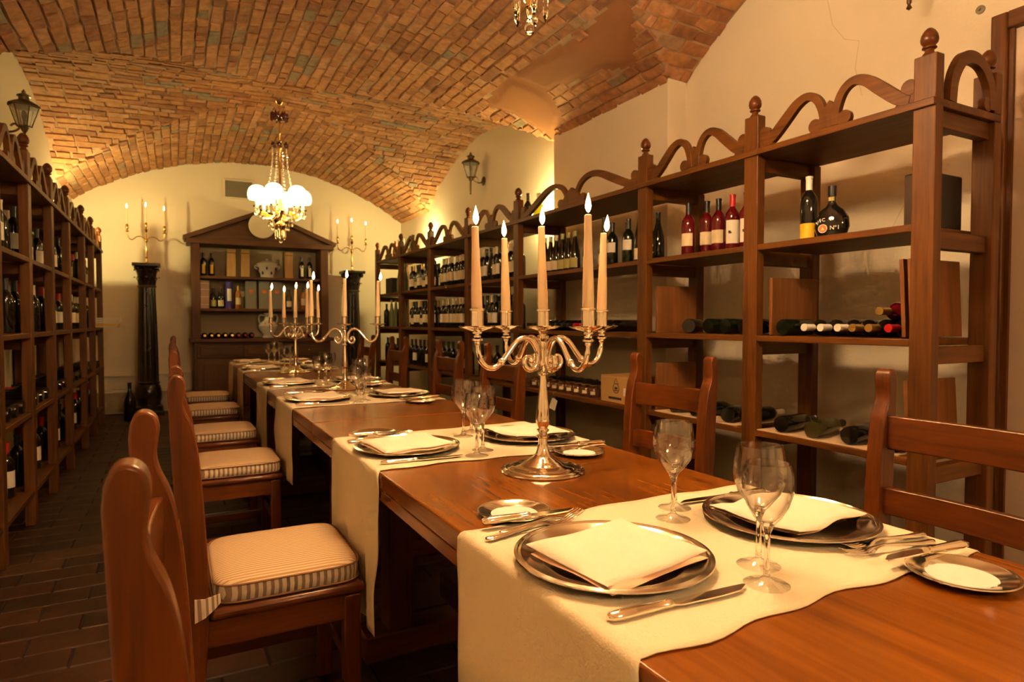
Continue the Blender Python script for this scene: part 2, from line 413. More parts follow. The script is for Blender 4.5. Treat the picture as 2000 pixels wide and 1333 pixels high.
def brick_mb(mb, tn, b):
    f, s0, s1, t0, t1 = b; d = random.uniform(.006, .017); js = .006
    lo = []; hi = []
    for s, t in ((s0, t0), (s1, t0), (s1, t1), (s0, t1)):
        s += random.uniform(-js, js); t += random.uniform(-js, js)
        p, n = f(s, t); lo.append(p-n*.004)
        sc = s+(.006 if s < (s0+s1)/2 else -.006); tc = t+(.006 if t < (t0+t1)/2 else -.006)
        p, n = f(sc, tc); hi.append(p+n*(d+random.uniform(-.004, .004)))
    mb.add(lo+hi, [(4, 5, 6, 7), (0, 1, 5, 4), (1, 2, 6, 5), (2, 3, 7, 6), (3, 0, 4, 7)]); tn += [random.random()]*5
def bscore(b):
    p, _ = b[0]((b[1]+b[2])/2, (b[3]+b[4])/2); s = inview(p); return s*s*(b[4]-b[3])
bricks.sort(key=bscore, reverse=True)
for b in bricks[:298]:
    mb = MB(); tn = []; brick_mb(mb, tn, b); put('brick', tone_mesh(mb, tn, 'brick', 'brick'), CE)
mb = MB(); tn = []
for b in bricks[298:]: brick_mb(mb, tn, b)
o = put('brick_field', tone_mesh(mb, tn, 'brick_field', 'brick'), CE); o['kind'] = 'stuff'
# door with frame on the right wall, near the camera
D = bpy.data.objects.new('door_1', None); COL.objects.link(D); struct(D); D.location = (XR, .95, 0)
MB().box(-.055, 0, .425, .485, 0, 2.43).build('door_frame_post', 'rack_Z', D, bevel=.006)
MB().box(-.055, 0, -.55, -.45, 0, 2.43).build('door_frame_post', 'rack_Z', D, bevel=.006)
MB().box(-.055, 0, -.45, .425, 2.36, 2.43).build('door_frame_head', 'rack_Y', D, bevel=.006)
MB().box(-.035, 0, .408, .425, 0, 2.36).build('door_stop', 'rack_Z', D)
MB().box(-.018, 0, -.45, .408, 0, 2.36).build('door_leaf', 'door_panel', D)
# wainscot and vents on the back wall
T = bpy.data.objects.new('trim_1', None); COL.objects.link(T); struct(T); T.location = (0, YB, 0)
MB().box(XL, .2, -.03, 0, 0, .26).build('stone_plinth', 'stone', T, bevel=.005)
MB().box(XL, .2, -.035, 0, .26, .29).build('rail', 'plaster', T, bevel=.005)
MB().box(XL, .2, -.02, 0, .29, .47).build('panel', 'plaster', T)
MB().box(XL, .2, -.045, 0, .47, .50).build('rail', 'plaster', T, bevel=.005)
for k in range(11):
    MB().box(-.74, -.44, -.03, -.02, .30+k*.015, .307+k*.015).build('slat', 'plaster', T)
V = thing('air_vent', 'dark rectangular air vent grille high on the arched back wall', 'vent', (.80, YB, 2.95))
m = MB()
for a in ((-.19, .19, -.13, -.11), (-.19, .19, .11, .13), (-.19, -.17, -.11, .11), (.17, .19, -.11, .11)): m.box(a[0], a[1], -.02, 0, a[2], a[3])
m.build('frame', 'plaster_pale', V)
MB().box(-.17, .17, -.006, 0, -.11, .11).build('backing', 'vent_grey', V)
for k in range(10): MB().box(-.17, .17, -.014, -.006, -.105+k*.0215, -.094+k*.0215).build('slat', 'vent_grey', V)
H = MB(); H.lathe([(.018, 0), (.018, .006), (.006, .008), (.006, .02), (0, .022)], 14)
tag(H.build('wall_hook', 'vent_grey', None, (XR, 1.50, 2.50), (0, -PI/2, 0)), 'small round metal fixing on the wall above the door frame corner', 'hook')
# ------------------------------------------------------------------ tables
def make_table(y0, y1, label):
    T = thing('dining_table', label, 'table', (.8525, (y0+y1)/2, 0), group='long row of joined tables')
    L = (y1-y0)/2-.002; hw = .3775
    MB().box(-hw, hw, -L, L, .715, .76).build('tabletop', 'table_Y', T, bevel=.004)
    for s in (-1, 1):
        MB().box(s*(hw-.03), s*hw, -L, L, .685, .7145).build('side_apron', 'table_Y', T, bevel=.002)
        MB().box(-hw+.03, hw-.03, s*(L-.03), s*L, .685, .7145).build('end_apron', 'table_X', T)
        yy = s*(L-.42)
        for t in (-1, 1): MB().box(t*.17-.045, t*.17+.045, yy-.05, yy+.05, .09, .66).build('leg', 'chair_Z', T, bevel=.006)
        MB().box(-.30, .30, yy-.055, yy+.055, 0, .09).build('foot_beam', 'chair_X', T, bevel=.008)
        MB().box(-.30, .30, yy-.05, yy+.05, .66, .7145).build('top_beam', 'chair_X', T, bevel=.006)
    MB().box(-.03, .03, -(L-.47), L-.47, .18, .28).build('stretcher', 'chair_Y', T, bevel=.006)
    return T
make_table(.18, 2.57, 'nearest polished brown dining table of the row, joined planks')
make_table(2.57, 4.86, 'middle polished brown dining table of the row')
make_table(4.86, 7.05, 'farthest polished brown dining table of the row, nearest the cabinet')
ZT = .7615
NEAR = ['nearest', 'second', 'third', 'fourth', 'fifth', 'farthest']
# ------------------------------------------------------------------ runners
RUN = [(.58, 1.10, .46), (1.65, 2.19, .44), (3.04, 3.55, .34), (3.94, 4.45, .40), (5.36, 5.87, .38), (6.32, 6.80, .36)]
def runner(k, y0, y1, drop):
    rnd = random.Random(20+k); xa, xb = .4745, 1.2305; r = .012
    prof = []
    for i in range(17): prof.append((xa-r*.2, ZT-.012-drop+drop*i/16, 1-i/16))
    prof += [(xa+.001, ZT-.004, 0), (xa+.006, ZT, 0)]
    for i in range(1, 30): prof.append((xa+.006+(xb-xa-.012)*i/30, ZT, 0))
    prof += [(xb-.006, ZT, 0), (xb-.001, ZT-.004, 0)]
    for i in range(17): prof.append((xb+r*.2, ZT-.012-drop*i/16, i/16))
    n = len(prof); ny = 26; m = MB(); ph = [rnd.uniform(0, 6) for _ in range(8)]
    for i, (x, z, h) in enumerate(prof):
        side = -1 if x < .8 else 1
        u = i*.03
        e0 = .007*math.sin(u*9+ph[0])+.006*math.sin(u*29+ph[1])+(.02*math.sin(h*5+ph[2])*h if h else 0)
        e1 = .007*math.sin(u*8+ph[3])+.005*math.sin(u*27+ph[4])+(.03*math.sin(h*4+ph[5])*h if h else 0)
        for j in range(ny+1):
            y = (y0+e0)+(y1+e1-y0-e0)*j/ny
            xx = x+side*h**.6*(.004+.007*math.sin((y-y0)*30+ph[6]+2*h)+.004*math.sin((y-y0)*57+ph[7])); zz = z
            if not h and i not in (17, 18, n-18, n-19): zz += .0012*max(0, math.sin(y*40+x*11+ph[2]))*(1 if j in (0, ny) else .3)
            m.v.append((xx, y, zz))
    for i in range(n-1):
        for j in range(ny):
            a = i*(ny+1)+j; m.f.append((a, a+1, a+ny+2, a+ny+1)); m.m.append(0)
    o = m.build('table_runner', 'linen', smooth=80)
    md = o.modifiers.new('thick', 'SOLIDIFY'); md.thickness = .0016; md.offset = 1
    tag(o, f'{NEAR[k]} cream linen runner draped across the table from side to side' if 0 < k < 5 else f'{NEAR[k]} cream linen runner draped across the long table', 'runner', 'cream table runners')
for k, (a, b, d) in enumerate(RUN): runner(k, a, b, d)
# ------------------------------------------------------------------ tableware prototypes
def superell(w, h, n, p=4):
    r = []
    for i in range(n):
        a = 2*PI*i/n; c, s = math.cos(a), math.sin(a)
        r.append((math.copysign(abs(c)**(2/p), c)*w, math.copysign(abs(s)**(2/p), s)*h))
    return r
def me_charger():
    return MB().lathe([(0, .004), (.11, .004), (.118, .006), (.128, .012), (.150, .0165), (.152, .0185), (.156, .0175), (.158, .0195), (.163, .0185), (.1635, .0165), (.150, .013), (.126, .008), (.11, 0), (0, 0)], 72).mesh('charger_plate', 'silver', 50)
def me_bread():
    return MB().lathe([(0, .003), (.046, .003), (.052, .006), (.070, .0105), (.072, .012), (.076, .012), (.0765, .010), (.05, .001), (0, 0)], 48).mesh('bread_plate', 'silver', 50)
def me_doily():
    v = []; n = 60; m = MB()
    for i in range(n):
        a = 2*PI*i/n; r = .052+.0022*math.cos(a*20); v.append((r*math.cos(a)*1.15, r*math.sin(a)*.9))
    m.prism(v, .0036, .0042, XY); return m.mesh('doily', 'doily', 0)
def me_knife(L=.245, hl=.105):
    m = MB(); prof = [(0, .004, .003), (.004, .0085, .006), (.02, .0105, .0075), (.07, .0085, .0065), (hl-.012, .0065, .006), (hl-.008, .0085, .0075), (hl, .007, .006)]
    seg = 10; vs = []; fs = []
    for x, wy, wz in prof:
        for k in range(seg): a = 2*PI*k/seg; vs.append((x, wy*math.cos(a), .007+wz*math.sin(a)))
    for i in range(len(prof)-1):
        for k in range(seg): k2 = (k+1) % seg; fs.append((i*seg+k, i*seg+k2, (i+1)*seg+k2, (i+1)*seg+k))
    fs += [tuple(range(seg)), tuple((len(prof)-1)*seg+k for k in range(seg))]; m.add(vs, fs)
    bl = [(hl, -.005), (hl+.01, -.010), (L-.06, -.0115), (L-.02, -.008), (L, .004), (L-.002, .0075), (L-.04, .0085), (hl, .006)]
    m2 = MB().prism(bl, .0055, .0077, XY)
    return m.mesh('handle', 'silver_bright', 50), m2.mesh('blade', 'silver', 20)
def me_fork(L=.205):
    m = MB(); prof = [(0, .0045, .004, .006), (.006, .010, .004, .006), (.03, .0085, .0035, .006), (.08, .0042, .003, .009), (.115, .0035, .0028, .012), (.135, .006, .0022, .010), (.148, .0125, .0016, .007), (.158, .0135, .0013, .0055)]
    seg = 10; vs = []; fs = []
    for x, wy, wz, zc in prof:
        for k in range(seg): a = 2*PI*k/seg; vs.append((x, wy*math.cos(a), zc+wz*math.sin(a)))
    for i in range(len(prof)-1):
        for k in range(seg): k2 = (k+1) % seg; fs.append((i*seg+k, i*seg+k2, (i+1)*seg+k2, (i+1)*seg+k))
    fs += [tuple(range(seg)), tuple((len(prof)-1)*seg+k for k in range(seg))]; m.add(vs, fs)
    h = m.mesh('fork', 'silver_bright', 60)
    t = MB().tube([(.154, 0, .006), (.170, 0, .0055), (.188, 0, .008), (L, 0, .014)], [.0019, .0018, .0015, .0009], 6).mesh('tine', 'silver_bright', 60)
    return h, t
def me_glass(H=.195, R=.041):
    o = [(0, 0), (.034, 0), (.0345, .0012), (.030, .003), (.012, .007), (.0055, .014), (.0042, .03), (.0040, .065), (.0052, .080), (.010, .092), (.020, .104), (R*.82, .122), (R*.98, .142), (R, .155), (R*.97, .172), (R*.88, H-.004), (R*.86, H)]
    i = [(R*.86-.0014, H), (R*.88-.0012, H-.004), (R*.97-.0012, .172), (R-.0012, .155), (R*.98-.0014, .142), (R*.82-.0016, .122), (.018, .106), (.009, .0965), (0, .0945)]
    pr = o+i; m = MB(); m.lathe(pr, 40)
    for q, f in enumerate(m.f):
        zc = sum(m.v[a][2] for a in f)/len(f); rc = max(math.hypot(*m.v[a][:2]) for a in f)
        m.m[q] = 1 if .012 < zc < .1 and rc < .019 else 0
    return m.mesh('wine_glass', ['thin_glass', 'glass'], 60)
def me_napkin(seed):
    rnd = random.Random(seed); out = []
    def sheet(w, h, z0, th, lift, skew):
        m = MB(); n = 14; ph = rnd.uniform(0, 6); top = []; 
        for s in (0, 1):
            for i in range(n+1):
                for j in range(n+1):
                    u = i/n*2-1; v = j/n*2-1
                    x = u*w*.5+skew*v*.02; y = v*h*.5+.004*math.sin(u*4+ph)
                    e = min(1, (1-max(abs(u), abs(v)))*9+.15)
                    z = z0+lift*(max(0, u)**2)*.5+.0025*math.sin(u*5+ph)*math.cos(v*3+ph)+lift*.4*max(0, v)**2+(th*e if s else 0)
                    m.v.append((x, y, z))
            o = s*(n+1)**2
            for i in range(n):
                for j in range(n):
                    a = o+i*(n+1)+j; q = (a, a+1, a+n+2, a+n+1); m.f.append(q if s == 0 else q[::-1]); m.m.append(0)
        N = (n+1)**2
        rim = [i*(n+1) for i in range(n+1)]+[n*(n+1)+j for j in range(1, n+1)]+[i*(n+1)+n for i in range(n-1, -1, -1)]+[j for j in range(n-1, 0, -1)]
        for a, b in zip(rim, rim[1:]+rim[:1]): m.f.append((a, b, b+N, a+N)); m.m.append(0)
        return m
    a = sheet(.220, .192, .0205, .006, .002, .3).mesh('lower_fold', 'napkin_in', 70)
    b = sheet(.225, .198, .0265, .008, .006, .2).mesh('upper_fold', 'napkin', 70)
    return a, b
CH, BR, DO = me_charger(), me_bread(), me_doily()
KH, KB = me_knife(); BH, BB = me_knife(.20, .10); FH, FT = me_fork()
GL, GS = me_glass(.198, .041), me_glass(.186, .037)
NAPS = [me_napkin(s) for s in (1, 2, 3)]
def knife(name, hb, loc, rz, label, cat, group):
    o = thing(name, label, cat, loc, rz, group); put('handle', hb[0], o); put('blade', hb[1], o); return o
def fork(loc, rz, label, group, flip=False):
    o = put('fork', FH, None, loc, (PI if flip else 0, 0, rz)); tag(o, label, 'fork', group)
    for q in (-.0105, -.0035, .0035, .0105): put('tine', FT, o, (0, q, 0))
    return o
SETY = [.84, 1.885, 3.285, 4.20, 5.61, 6.56]
for k, yc in enumerate(SETY):
    for side in (0, 1):
        sn = 'left' if side == 0 else 'right'; rnd = random.Random(100+k*2+side)
        M = Matrix.Translation((.8525, yc, 0)) @ Matrix.Rotation(PI*side, 4, 'Z')
        def P(x, y, z): return tuple(M @ Vector((x, y, z)))
        rz = PI*side; j = lambda a=.004: rnd.uniform(-a, a)
        where = f'{sn} side of the {NEAR[k]} runner'
        c = put('charger_plate', CH, None, P(-.215+j(), 0+j(), ZT+.0005)); tag(c, f'round silver charger plate on the {where}', 'plate', 'silver charger plates')
        na = NAPS[(k+side) % 3]
        n = thing('napkin', f'folded cream napkin on the charger at the {where}', 'napkin', P(-.218+j(), -.01+j(), ZT-.004), rz-PI/2+PI/2+.12+j(.06), 'folded napkins')
        put('lower_fold', na[0], n, (-.006, -.009, 0), (0, 0, .03)); put('upper_fold', na[1], n)
        knife('table_knife', (KH, KB), P(-.352+j(), -.172+j(), ZT+.0004), rz-.06+j(.03), f'silver table knife beside the charger on the {where}', 'knife', 'table knives')
        if (k, side) == (0, 0): fk = [(-.362, .180, .13), (-.325, .196, .16)]
        elif (k, side) == (0, 1): fk = [(-.365, .172, -.10), (-.335, .205, -.17)]
        else: fk = [(-.355+j(), .183+j(), .10+j(.06)), (-.325+j(), .208+j(), .14+j(.06))]
        for q, (fx, fy, fa) in enumerate(fk):
            fork(P(fx, fy, ZT+.0005+.001*q), rz+fa, f'silver fork {"next to the charger" if q == 0 else "on the outside"} at the {where}', 'silver forks')
        bx, by = (-.235, .305) if side == 0 else (-.222, .305)
        b = put('bread_plate', BR, None, P(bx+j(), by+j(), ZT+.0005 if by < .25 else .7610)); tag(b, f'small silver bread plate beside the {where}', 'plate', 'bread plates')
        b.location.z = .7610
        d = put('doily', DO, None, (b.location.x, b.location.y, .7610), (0, 0, rz+.2+j(.3))); tag(d, f'white paper doily on the bread plate by the {where}', 'doily', 'paper doilies')
        knife('butter_knife', (BH, BB), P(-.345+j(), .238+j(.004)+(.02 if side else 0), .7735), rz-.06+j(.05)+(.0 if side == 0 else -.02), f'butter knife resting on the bread plate by the {where}', 'knife', 'butter knives')
        g1 = put('wine_glass', GS, None, P((-.066 if side == 0 else -.082)+j(), -.186+j(), ZT+.0004)); tag(g1, f'smaller clear wine glass at the {where}', 'glass', 'wine glasses')
        gx, gy = (-.014, -.122) if side == 0 else (-.028, -.126)
        g2 = put('wine_glass', GL, None, P(gx+j(), gy+j(), ZT+.0004)); tag(g2, f'larger clear wine glass at the {where}', 'glass', 'wine glasses')
# ------------------------------------------------------------------ candles and candelabra
def candle(loc, h, label, tilt=(0, 0), rb=.0142, rt=.0088, flame=1.0, group='lit candles', bend=(0, 0)):
    c = thing('candle', label, 'candle', loc, 0, group); c.rotation_euler = (tilt[0], tilt[1], 0)
    MB().lathe([(rb, 0), (rb*.96, h*.3), (rt*1.08, h*.8), (rt, h-.002), (rt*.8, h), (rt*.3, h-.001), (0, h-.002)], 18).build('wax_body', 'wax', c, smooth=40)
    MB().tube([(0, 0, h-.002), (.0004, 0, h+.005), (.0015*flame, 0, h+.010)], .0009, 6).build('wick', 'wick', c)
    f = flame
    MB().lathe([(0, h+.005), (.0035*f, h+.008*f), (.0068*f, h+.016*f), (.0072*f, h+.022*f), (.0056*f, h+.032*f), (.0028*f, h+.042*f), (0, h+.052*f)], 12, Matrix.Shear('XY', 4, bend) if any(bend) else None).build('flame', 'flame', c, smooth=80)
    return c
def arc_path(pts, n=5):
    P = [Vector(p) for p in pts]; out = []
    for i in range(len(P)-1):
        p0, p1, p2, p3 = P[max(i-1, 0)], P[i], P[i+1], P[min(i+2, len(P)-1)]
        for q in range(n):
            t = q/n; out.append(.5*((2*p1)+(-p0+p2)*t+(2*p0-5*p1+4*p2-p3)*t*t+(-p0+3*p1-3*p2+p3)*t**3))
    out.append(P[-1]); return out
STEM = [(.112, 0), (.1135, .003), (.111, .006), (.104, .007), (.100, .0105), (.090, .0115), (.084, .0155), (.080, .0165), (.062, .0175), (.056, .021), (.050, .026), (.042, .029), (.038, .033), (.030, .037), (.021, .046), (.0150, .060), (.0125, .074), (.012, .088), (.0175, .091), (.0175, .095), (.012, .098), (.012, .104), (.0165, .107), (.0165, .111), (.012, .114), (.0135, .118), (.0185, .128), (.0192, .140), (.0165, .170), (.0120, .215), (.0092, .250), (.0088, .256), (.0150, .259), (.0155, .263), (.0090, .266), (.0095, .272), (.0130, .280), (.0130, .290), (.0075, .300), (.0085, .330), (.0100, .340), (.0080, .347), (.0160, .355), (.0165, .361), (.0090, .366), (.0130, .374)]
CUP = [(.013, 0), (.020, .003), (.040, .009), (.046, .0125), (.0465, .0145), (.042, .0145), (.020, .012), (.0165, .014), (.0162, .052), (.0195, .054), (.0195, .058), (.0150, .059), (.0150, .03), (0, .03)]
ARM = [(.197, 0, .372), (.197, 0, .345), (.195, 0, .325), (.186, 0, .300), (.166, 0, .283), (.144, 0, .283), (.124, 0, .298), (.104, 0, .322), (.082, 0, .347), (.058, 0, .357), (.035, 0, .348), (.019, 0, .322), (.017, 0, .296), (.030, 0, .275), (.047, 0, .274), (.058, 0, .289), (.054, 0, .305), (.042, 0, .308), (.036, 0, .298)]
ME_STEM = MB().lathe(STEM, 40).mesh('stem', 'silver_bright', 35)
ME_CUP = MB().lathe(CUP, 28).mesh('candle_cup', 'silver_bright', 35)
ap = arc_path(ARM, 4); nr = len(ap)
_a = MB().tube(ap, [.0052 if i < 8 else .0072 for i in range(nr-12)]+[.0068-.0003*i for i in range(12)], 10)
for zc, r in ((.372, .013), (.362, .010), (.354, .0145), (.346, .008)): _a.lathe([(.005, zc-.005), (r, zc-.002), (r, zc+.002), (.005, zc+.005)], 14, Matrix.Translation((.197, 0, 0)))
_a.sphere((.126, 0, .2965), .0105, 10, 7); _a.sphere((.038, 0, .297), .010, 10, 7)
ME_ARM = _a.mesh('arm', 'silver_bright', 50)
def candelabrum(loc, rz, arms, label, heights, cl, seedv, fl=1.0):
    o = thing('candelabrum', label, 'candelabra', loc, rz, 'silver candelabra on the table')
    put('stem', ME_STEM, o); put('candle_cup', ME_CUP, o, (0, 0, .374))
    rnd = random.Random(seedv); spots = [(0, 0)]
    for a in arms:
        put('arm', ME_ARM, o, (0, 0, 0), (0, 0, a)); put('candle_cup', ME_CUP, o, (.197*math.cos(a), .197*math.sin(a), .374))
        spots.append((.197*math.cos(a+rz), .197*math.sin(a+rz)))
    for (dx, dy), h, nm in zip(spots, heights, cl):
        candle((loc[0]+dx, loc[1]+dy, loc[2]+.405), h, nm, (rnd.uniform(-.02, .02), rnd.uniform(-.02, .02)), flame=fl, bend=(rnd.uniform(-.02, .06), 0))
    return o
Z0 = .7603
def dirv(r, d): return math.atan2(-r*math.sin(PSI)+d*math.cos(PSI), r*math.cos(PSI)+d*math.sin(PSI))
aA, aB, aC, aD = dirv(-.17, -.1), dirv(.17, .1), dirv(.1, -.17), dirv(-.1, .17)
candelabrum((.867, 1.454, Z0), 0, [aA, aB, aC, aD], 'large silver candelabrum with five lit candles between the two nearest runners', [.247, .232, .243, .250, .238],
    ['lit cream candle on the centre stem of the nearest candelabrum', 'lit cream candle at the far left of the nearest candelabrum', 'lit cream candle at the far right of the nearest candelabrum', 'tallest lit cream candle of the nearest candelabrum, right of centre', 'lit cream candle just left of centre on the nearest candelabrum'], 4, 1.0)
a1 = dirv(1, 0)
candelabrum((.895, 3.80, Z0), 0, [a1, a1+PI], 'silver candelabrum with three lit candles in the middle of the table row', [.25, .235, .24],
    ['lit candle on the centre stem of the middle candelabrum', 'lit candle on the right arm of the middle candelabrum', 'lit candle on the left arm of the middle candelabrum'], 5, 1.0)
a2 = dirv(1, 1)
candelabrum((.84, 5.20, Z0), 0, [a2, a2+PI/2, a2+PI, a2-PI/2], 'silver candelabrum with five lit candles farthest along the table row', [.25, .24, .23, .235, .245],
    ['lit candle on the centre stem of the farthest table candelabrum', 'lit candle on the back right arm of the farthest table candelabrum', 'lit candle on the back left arm of the farthest table candelabrum', 'lit candle on the front left arm of the farthest table candelabrum', 'lit candle on the front right arm of the farthest table candelabrum'], 6, 1.0)
# ------------------------------------------------------------------ chairs
def make_chair():
    o = thing('dining_chair', 'x', 'chair', group='wooden dining chairs around the table')
    fe = arc_path([(x, z, 0) for x, z in ((-.246, 0), (-.226, .22), (-.213, .42), (-.215, .60), (-.224, .76), (-.232, .85), (-.243, .905), (-.256, .937), (-.2615, .962), (-.2590, .985), (-.2572, 1.002), (-.260, 1.018), (-.268, 1.0275), (-.278, 1.030), (-.288, 1.026), (-.2945, 1.012))], 3)
    st = [(v.x, v.y) for v in fe]+[(-.2965, .99), (-.292, .88), (-.285, .72), (-.274, .55), (-.270, .42), (-.280, .2), (-.298, 0)]
    me = MB().prism(st, -.021, .021, XZ).mesh('stile', 'chair_Z', 30)
    for s in (-1, 1): put('stile', me, o, (0, s*.192, 0), None, .004)
    for z0, z1, xr in ((.815, .905, -.264), (.640, .712, -.250)):
        m = MB(); n = 8
        pts = [(xr-.012*(1-(2*i/n-1)**2), -.174+.348*i/n) for i in range(n+1)]
        m.band(pts, .022, z0, z1, lambda a, b, d: (a, b, d)); m.build('back_rail', 'chair_Y', o, bevel=.003)
    MB().box(-.212, .178, -.212, .212, .412, .442).build('seat', 'chair_X', o, bevel=.012)
    for s in (-1, 1):
        MB().box(.120, .165, s*.185-.0225, s*.185+.0225, 0, .412).build('leg', 'chair_Z', o, bevel=.004)
        MB().box(-.215, .121, s*.190-.010, s*.190+.010, .345, .412).build('side_apron', 'chair_X', o)
        MB().box(-.225, .121, s*.190-.010, s*.190+.010, .13, .17).build('stretcher', 'chair_X', o, bevel=.003)
    MB().box(.133, .153, -.165, .165, .345, .412).build('front_apron', 'chair_Y', o)
    MB().box(-.250, -.232, -.172, .172, .345, .405).build('rear_apron', 'chair_Y', o)
    MB().box(.178, .196, -.163, .163, .20, .235).build('front_stretcher', 'chair_Y', o, (-.048, 0, 0), bevel=.003)
    # cushion: domed top, boxed sides, piping
    def ring(inset, z, n=44): return [(x, y, z) for x, y in superell(.188-inset, .203-inset, n, 7)]
    R = [ring(.012, .444), ring(.002, .449), ring(0, .470), ring(.001, .491), ring(.010, .500), ring(.05, .507), ring(.12, .511)]
    m = MB(); n = 44
    for r in R: m.v += [(x-.014, y, z) for x, y, z in r]
    m.v.append((-.014, 0, .512))
    for i in range(len(R)-1):
        for k in range(n): k2 = (k+1) % n; m.f.append((i*n+k, i*n+k2, (i+1)*n+k2, (i+1)*n+k)); m.m.append(1 if i < 3 else 0)
    L = (len(R)-1)*n
    for k in range(n): m.f.append((L+k, L+(k+1) % n, len(R)*n)); m.m.append(0)
    m.f.append(tuple(range(n-1, -1, -1))); m.m.append(1)
    cu = m.build('cushion', ['cushion_top', 'cushion_side'], o, smooth=60)
    for inset, z in ((-.001, .4925), (-.001, .449)):
        p = [(x-.014, y, zz) for x, y, zz in ring(inset, z)]; MB().tube(p+p[:2], .0026, 6).build('piping', 'piping', cu)
    for s in (-1, 1):
        m = MB(); b = [(-.185, s*.196, .465), (-.20, s*.212, .462), (-.222, s*.222, .455), (-.245, s*.222, .452)]
        for q, (x, y, z) in enumerate(b): m.v += [(x, y, z+.012+.006*q), (x, y+.002*s, z-.010-.006*q)]
        for q in range(3): m.f.append((2*q, 2*q+2, 2*q+3, 2*q+1)); m.m.append(0)
        t = m.build('tie', 'cushion_side', cu, smooth=0); md = t.modifiers.new('thick', 'SOLIDIFY'); md.thickness = .003
    return o
CHP = make_chair()
CHL = [(.236, .88, .0), (.279, 1.93, 0), (.272, 3.36, 0), (.268, 4.35, .02), (.268, 5.50, 0), (.268, 6.45, -.02)]
CHR = [(1.445, .86, .0), (1.466, 1.90, .10), (1.44, 3.30, .08), (1.435, 4.15, .02), (1.45, 5.35, 0), (1.45, 6.35, .03)]
for k, (x, y, a) in enumerate(CHL):
    lb = f'{NEAR[k]} wooden chair with striped cushion on the left side of the table'
    if k == 0: CHP.location = (x, y, 0); CHP.rotation_euler = (0, 0, a); CHP['label'] = lb
    else: clone(CHP, lb, (x, y, 0), a)
for k, (x, y, a) in enumerate(CHR):
    clone(CHP, f'{NEAR[k]} wooden chair with striped cushion on the right side of the table', (x, y, 0), PI+a)
# ------------------------------------------------------------------ wine racks
ME_FIN = MB().lathe([(.024, 0), (.022, .006), (.015, .014), (.015, .022), (.024, .027), (.024, .031), (.018, .036), (.027, .046), (.0295, .058), (.027, .074), (.018, .090), (.008, .099), (0, .101)], 18).mesh('finial', 'chair_Z', 50)
def crest(w):
    m = MB(); f = lambda a, b, d: (d, a, b); d0, d1 = 0, .026
    for s in (-1, 1):
        pt = [Vector((s*w*x, z*.93)) for x, z in ((-.47, .020), (-.435, .028), (-.385, .055), (-.30, .112), (-.225, .160), (-.15, .178), (-.085, .150), (-.045, .085), (-.035, .01))]
        pt = [v.to_2d() for v in arc_path([(v.x, v.y, 0) for v in pt], 4)]
        m.band([(v.x, v.y) for v in pt], [.034+.016*math.sin(PI*min(1, i/20)) for i in range(len(pt))], d0, d1, f)
        for cx, cz, r in ((-.095, .030, .030), (-.465, .066, .030)):
            m.prism([(s*w*cx+r*math.cos(2*PI*k/16), cz+r*math.sin(2*PI*k/16)) for k in range(16)], d0+.001, d1-.001, f)
        m.prism([(s*w*-.5, 0), (s*w*-.5, .07), (s*w*-.47, .075), (s*w*-.44, .045), (s*w*-.38, 0)], d0+.002, d1-.002, f)
    m.prism([(-w*.12, 0), (w*.12, 0), (w*.085, .03), (w*.045, .085), (0, .12), (-w*.045, .085), (-w*.085, .03)], d0+.0015, d1-.0015, f)
    return m
LEV = [1.96, 1.52, 1.095, .65, .20]
def rack(label, X0, sg, posts, depth, end_finial):
    o = thing('wine_rack', label, 'rack', (X0, 0, 0), 0 if sg > 0 else PI)
    P = [p*sg for p in posts]                                     # left rack is turned round
    me_f = MB().box(0, .05, -.04, .04, 0, 2.12).mesh('front_post', 'rack_Z', 0)
    me_b = MB().box(depth-.05, depth, -.04, .04, 0, 1.93).mesh('back_post', 'rack_Z', 0)
    for k, y in enumerate(P):
        p = put('front_post', me_f, o, (0, y, 0), None, .004); put('finial', ME_FIN, p, (.025, 0, 2.12))
        put('back_post', me_b, o, (0, y, 0), None, .004)
        for z in LEV[:-1]: MB().box(.05, depth-.05, -.02, .02, z-.028-.065, z-.028).build('cross_rail', 'rack_X', o, (0, y, 0), bevel=.003)
    if end_finial:
        y = P[0]
        p = MB().box(depth-.05, depth, -.04, .04, 1.9601, 2.12).build('end_post_top', 'rack_Z', o, (0, y, 0), bevel=.004); put('finial', ME_FIN, p, (depth-.025, 0, 2.12))
        m = MB(); pt = [Vector((x, z, 0)) for x, z in ((.06, .0), (.075, .09), (.13, .165), (.20, .185), (.27, .165), (.325, .10), (.335, .01))]
        pt = arc_path(pt, 5); m.band([(v.x, v.y) for v in pt], .046, -.04, -.014, XZ)
        m.prism([(.30+.028*math.cos(2*PI*k/14), .028+.028*math.sin(2*PI*k/14)) for k in range(14)], -.039, -.015, XZ)
        m.build('end_crest', 'rack_X', o, (.05, y, 1.9605))
    for a, b in zip(P, P[1:]):
        lo, hi = min(a, b), max(a, b); w = hi-lo-.08
        crest(w).build('scroll_crest', 'rack_Y', o, (.012, (lo+hi)/2, 1.9605), bevel=.002)
        for q, z in enumerate(LEV):
            e = .0 if q == 0 else .052
            MB().box(-.012 if q == 0 else .004, depth-.004, lo-.04+(.0803 if q else .0), hi+.04-(.0803 if q else .0803-.0003*0), z-.028, z).build('shelf', 'rack_Y', o, bevel=.003)
    return o
PR = [1.345, 2.125, 2.91, 4.45, 5.42, 6.40, 7.40, 8.40]
PL = [2.95, 3.73, 4.47, 5.24, 6.02, 6.96, 7.69, 8.49]
RKR = rack('long brown wooden wine rack with scroll crest along the right wall', 2.40, 1, PR, .45, True)
RKL = rack('long brown wooden wine rack with scroll crest along the left wall', -.71, -1, PL, .36, False)
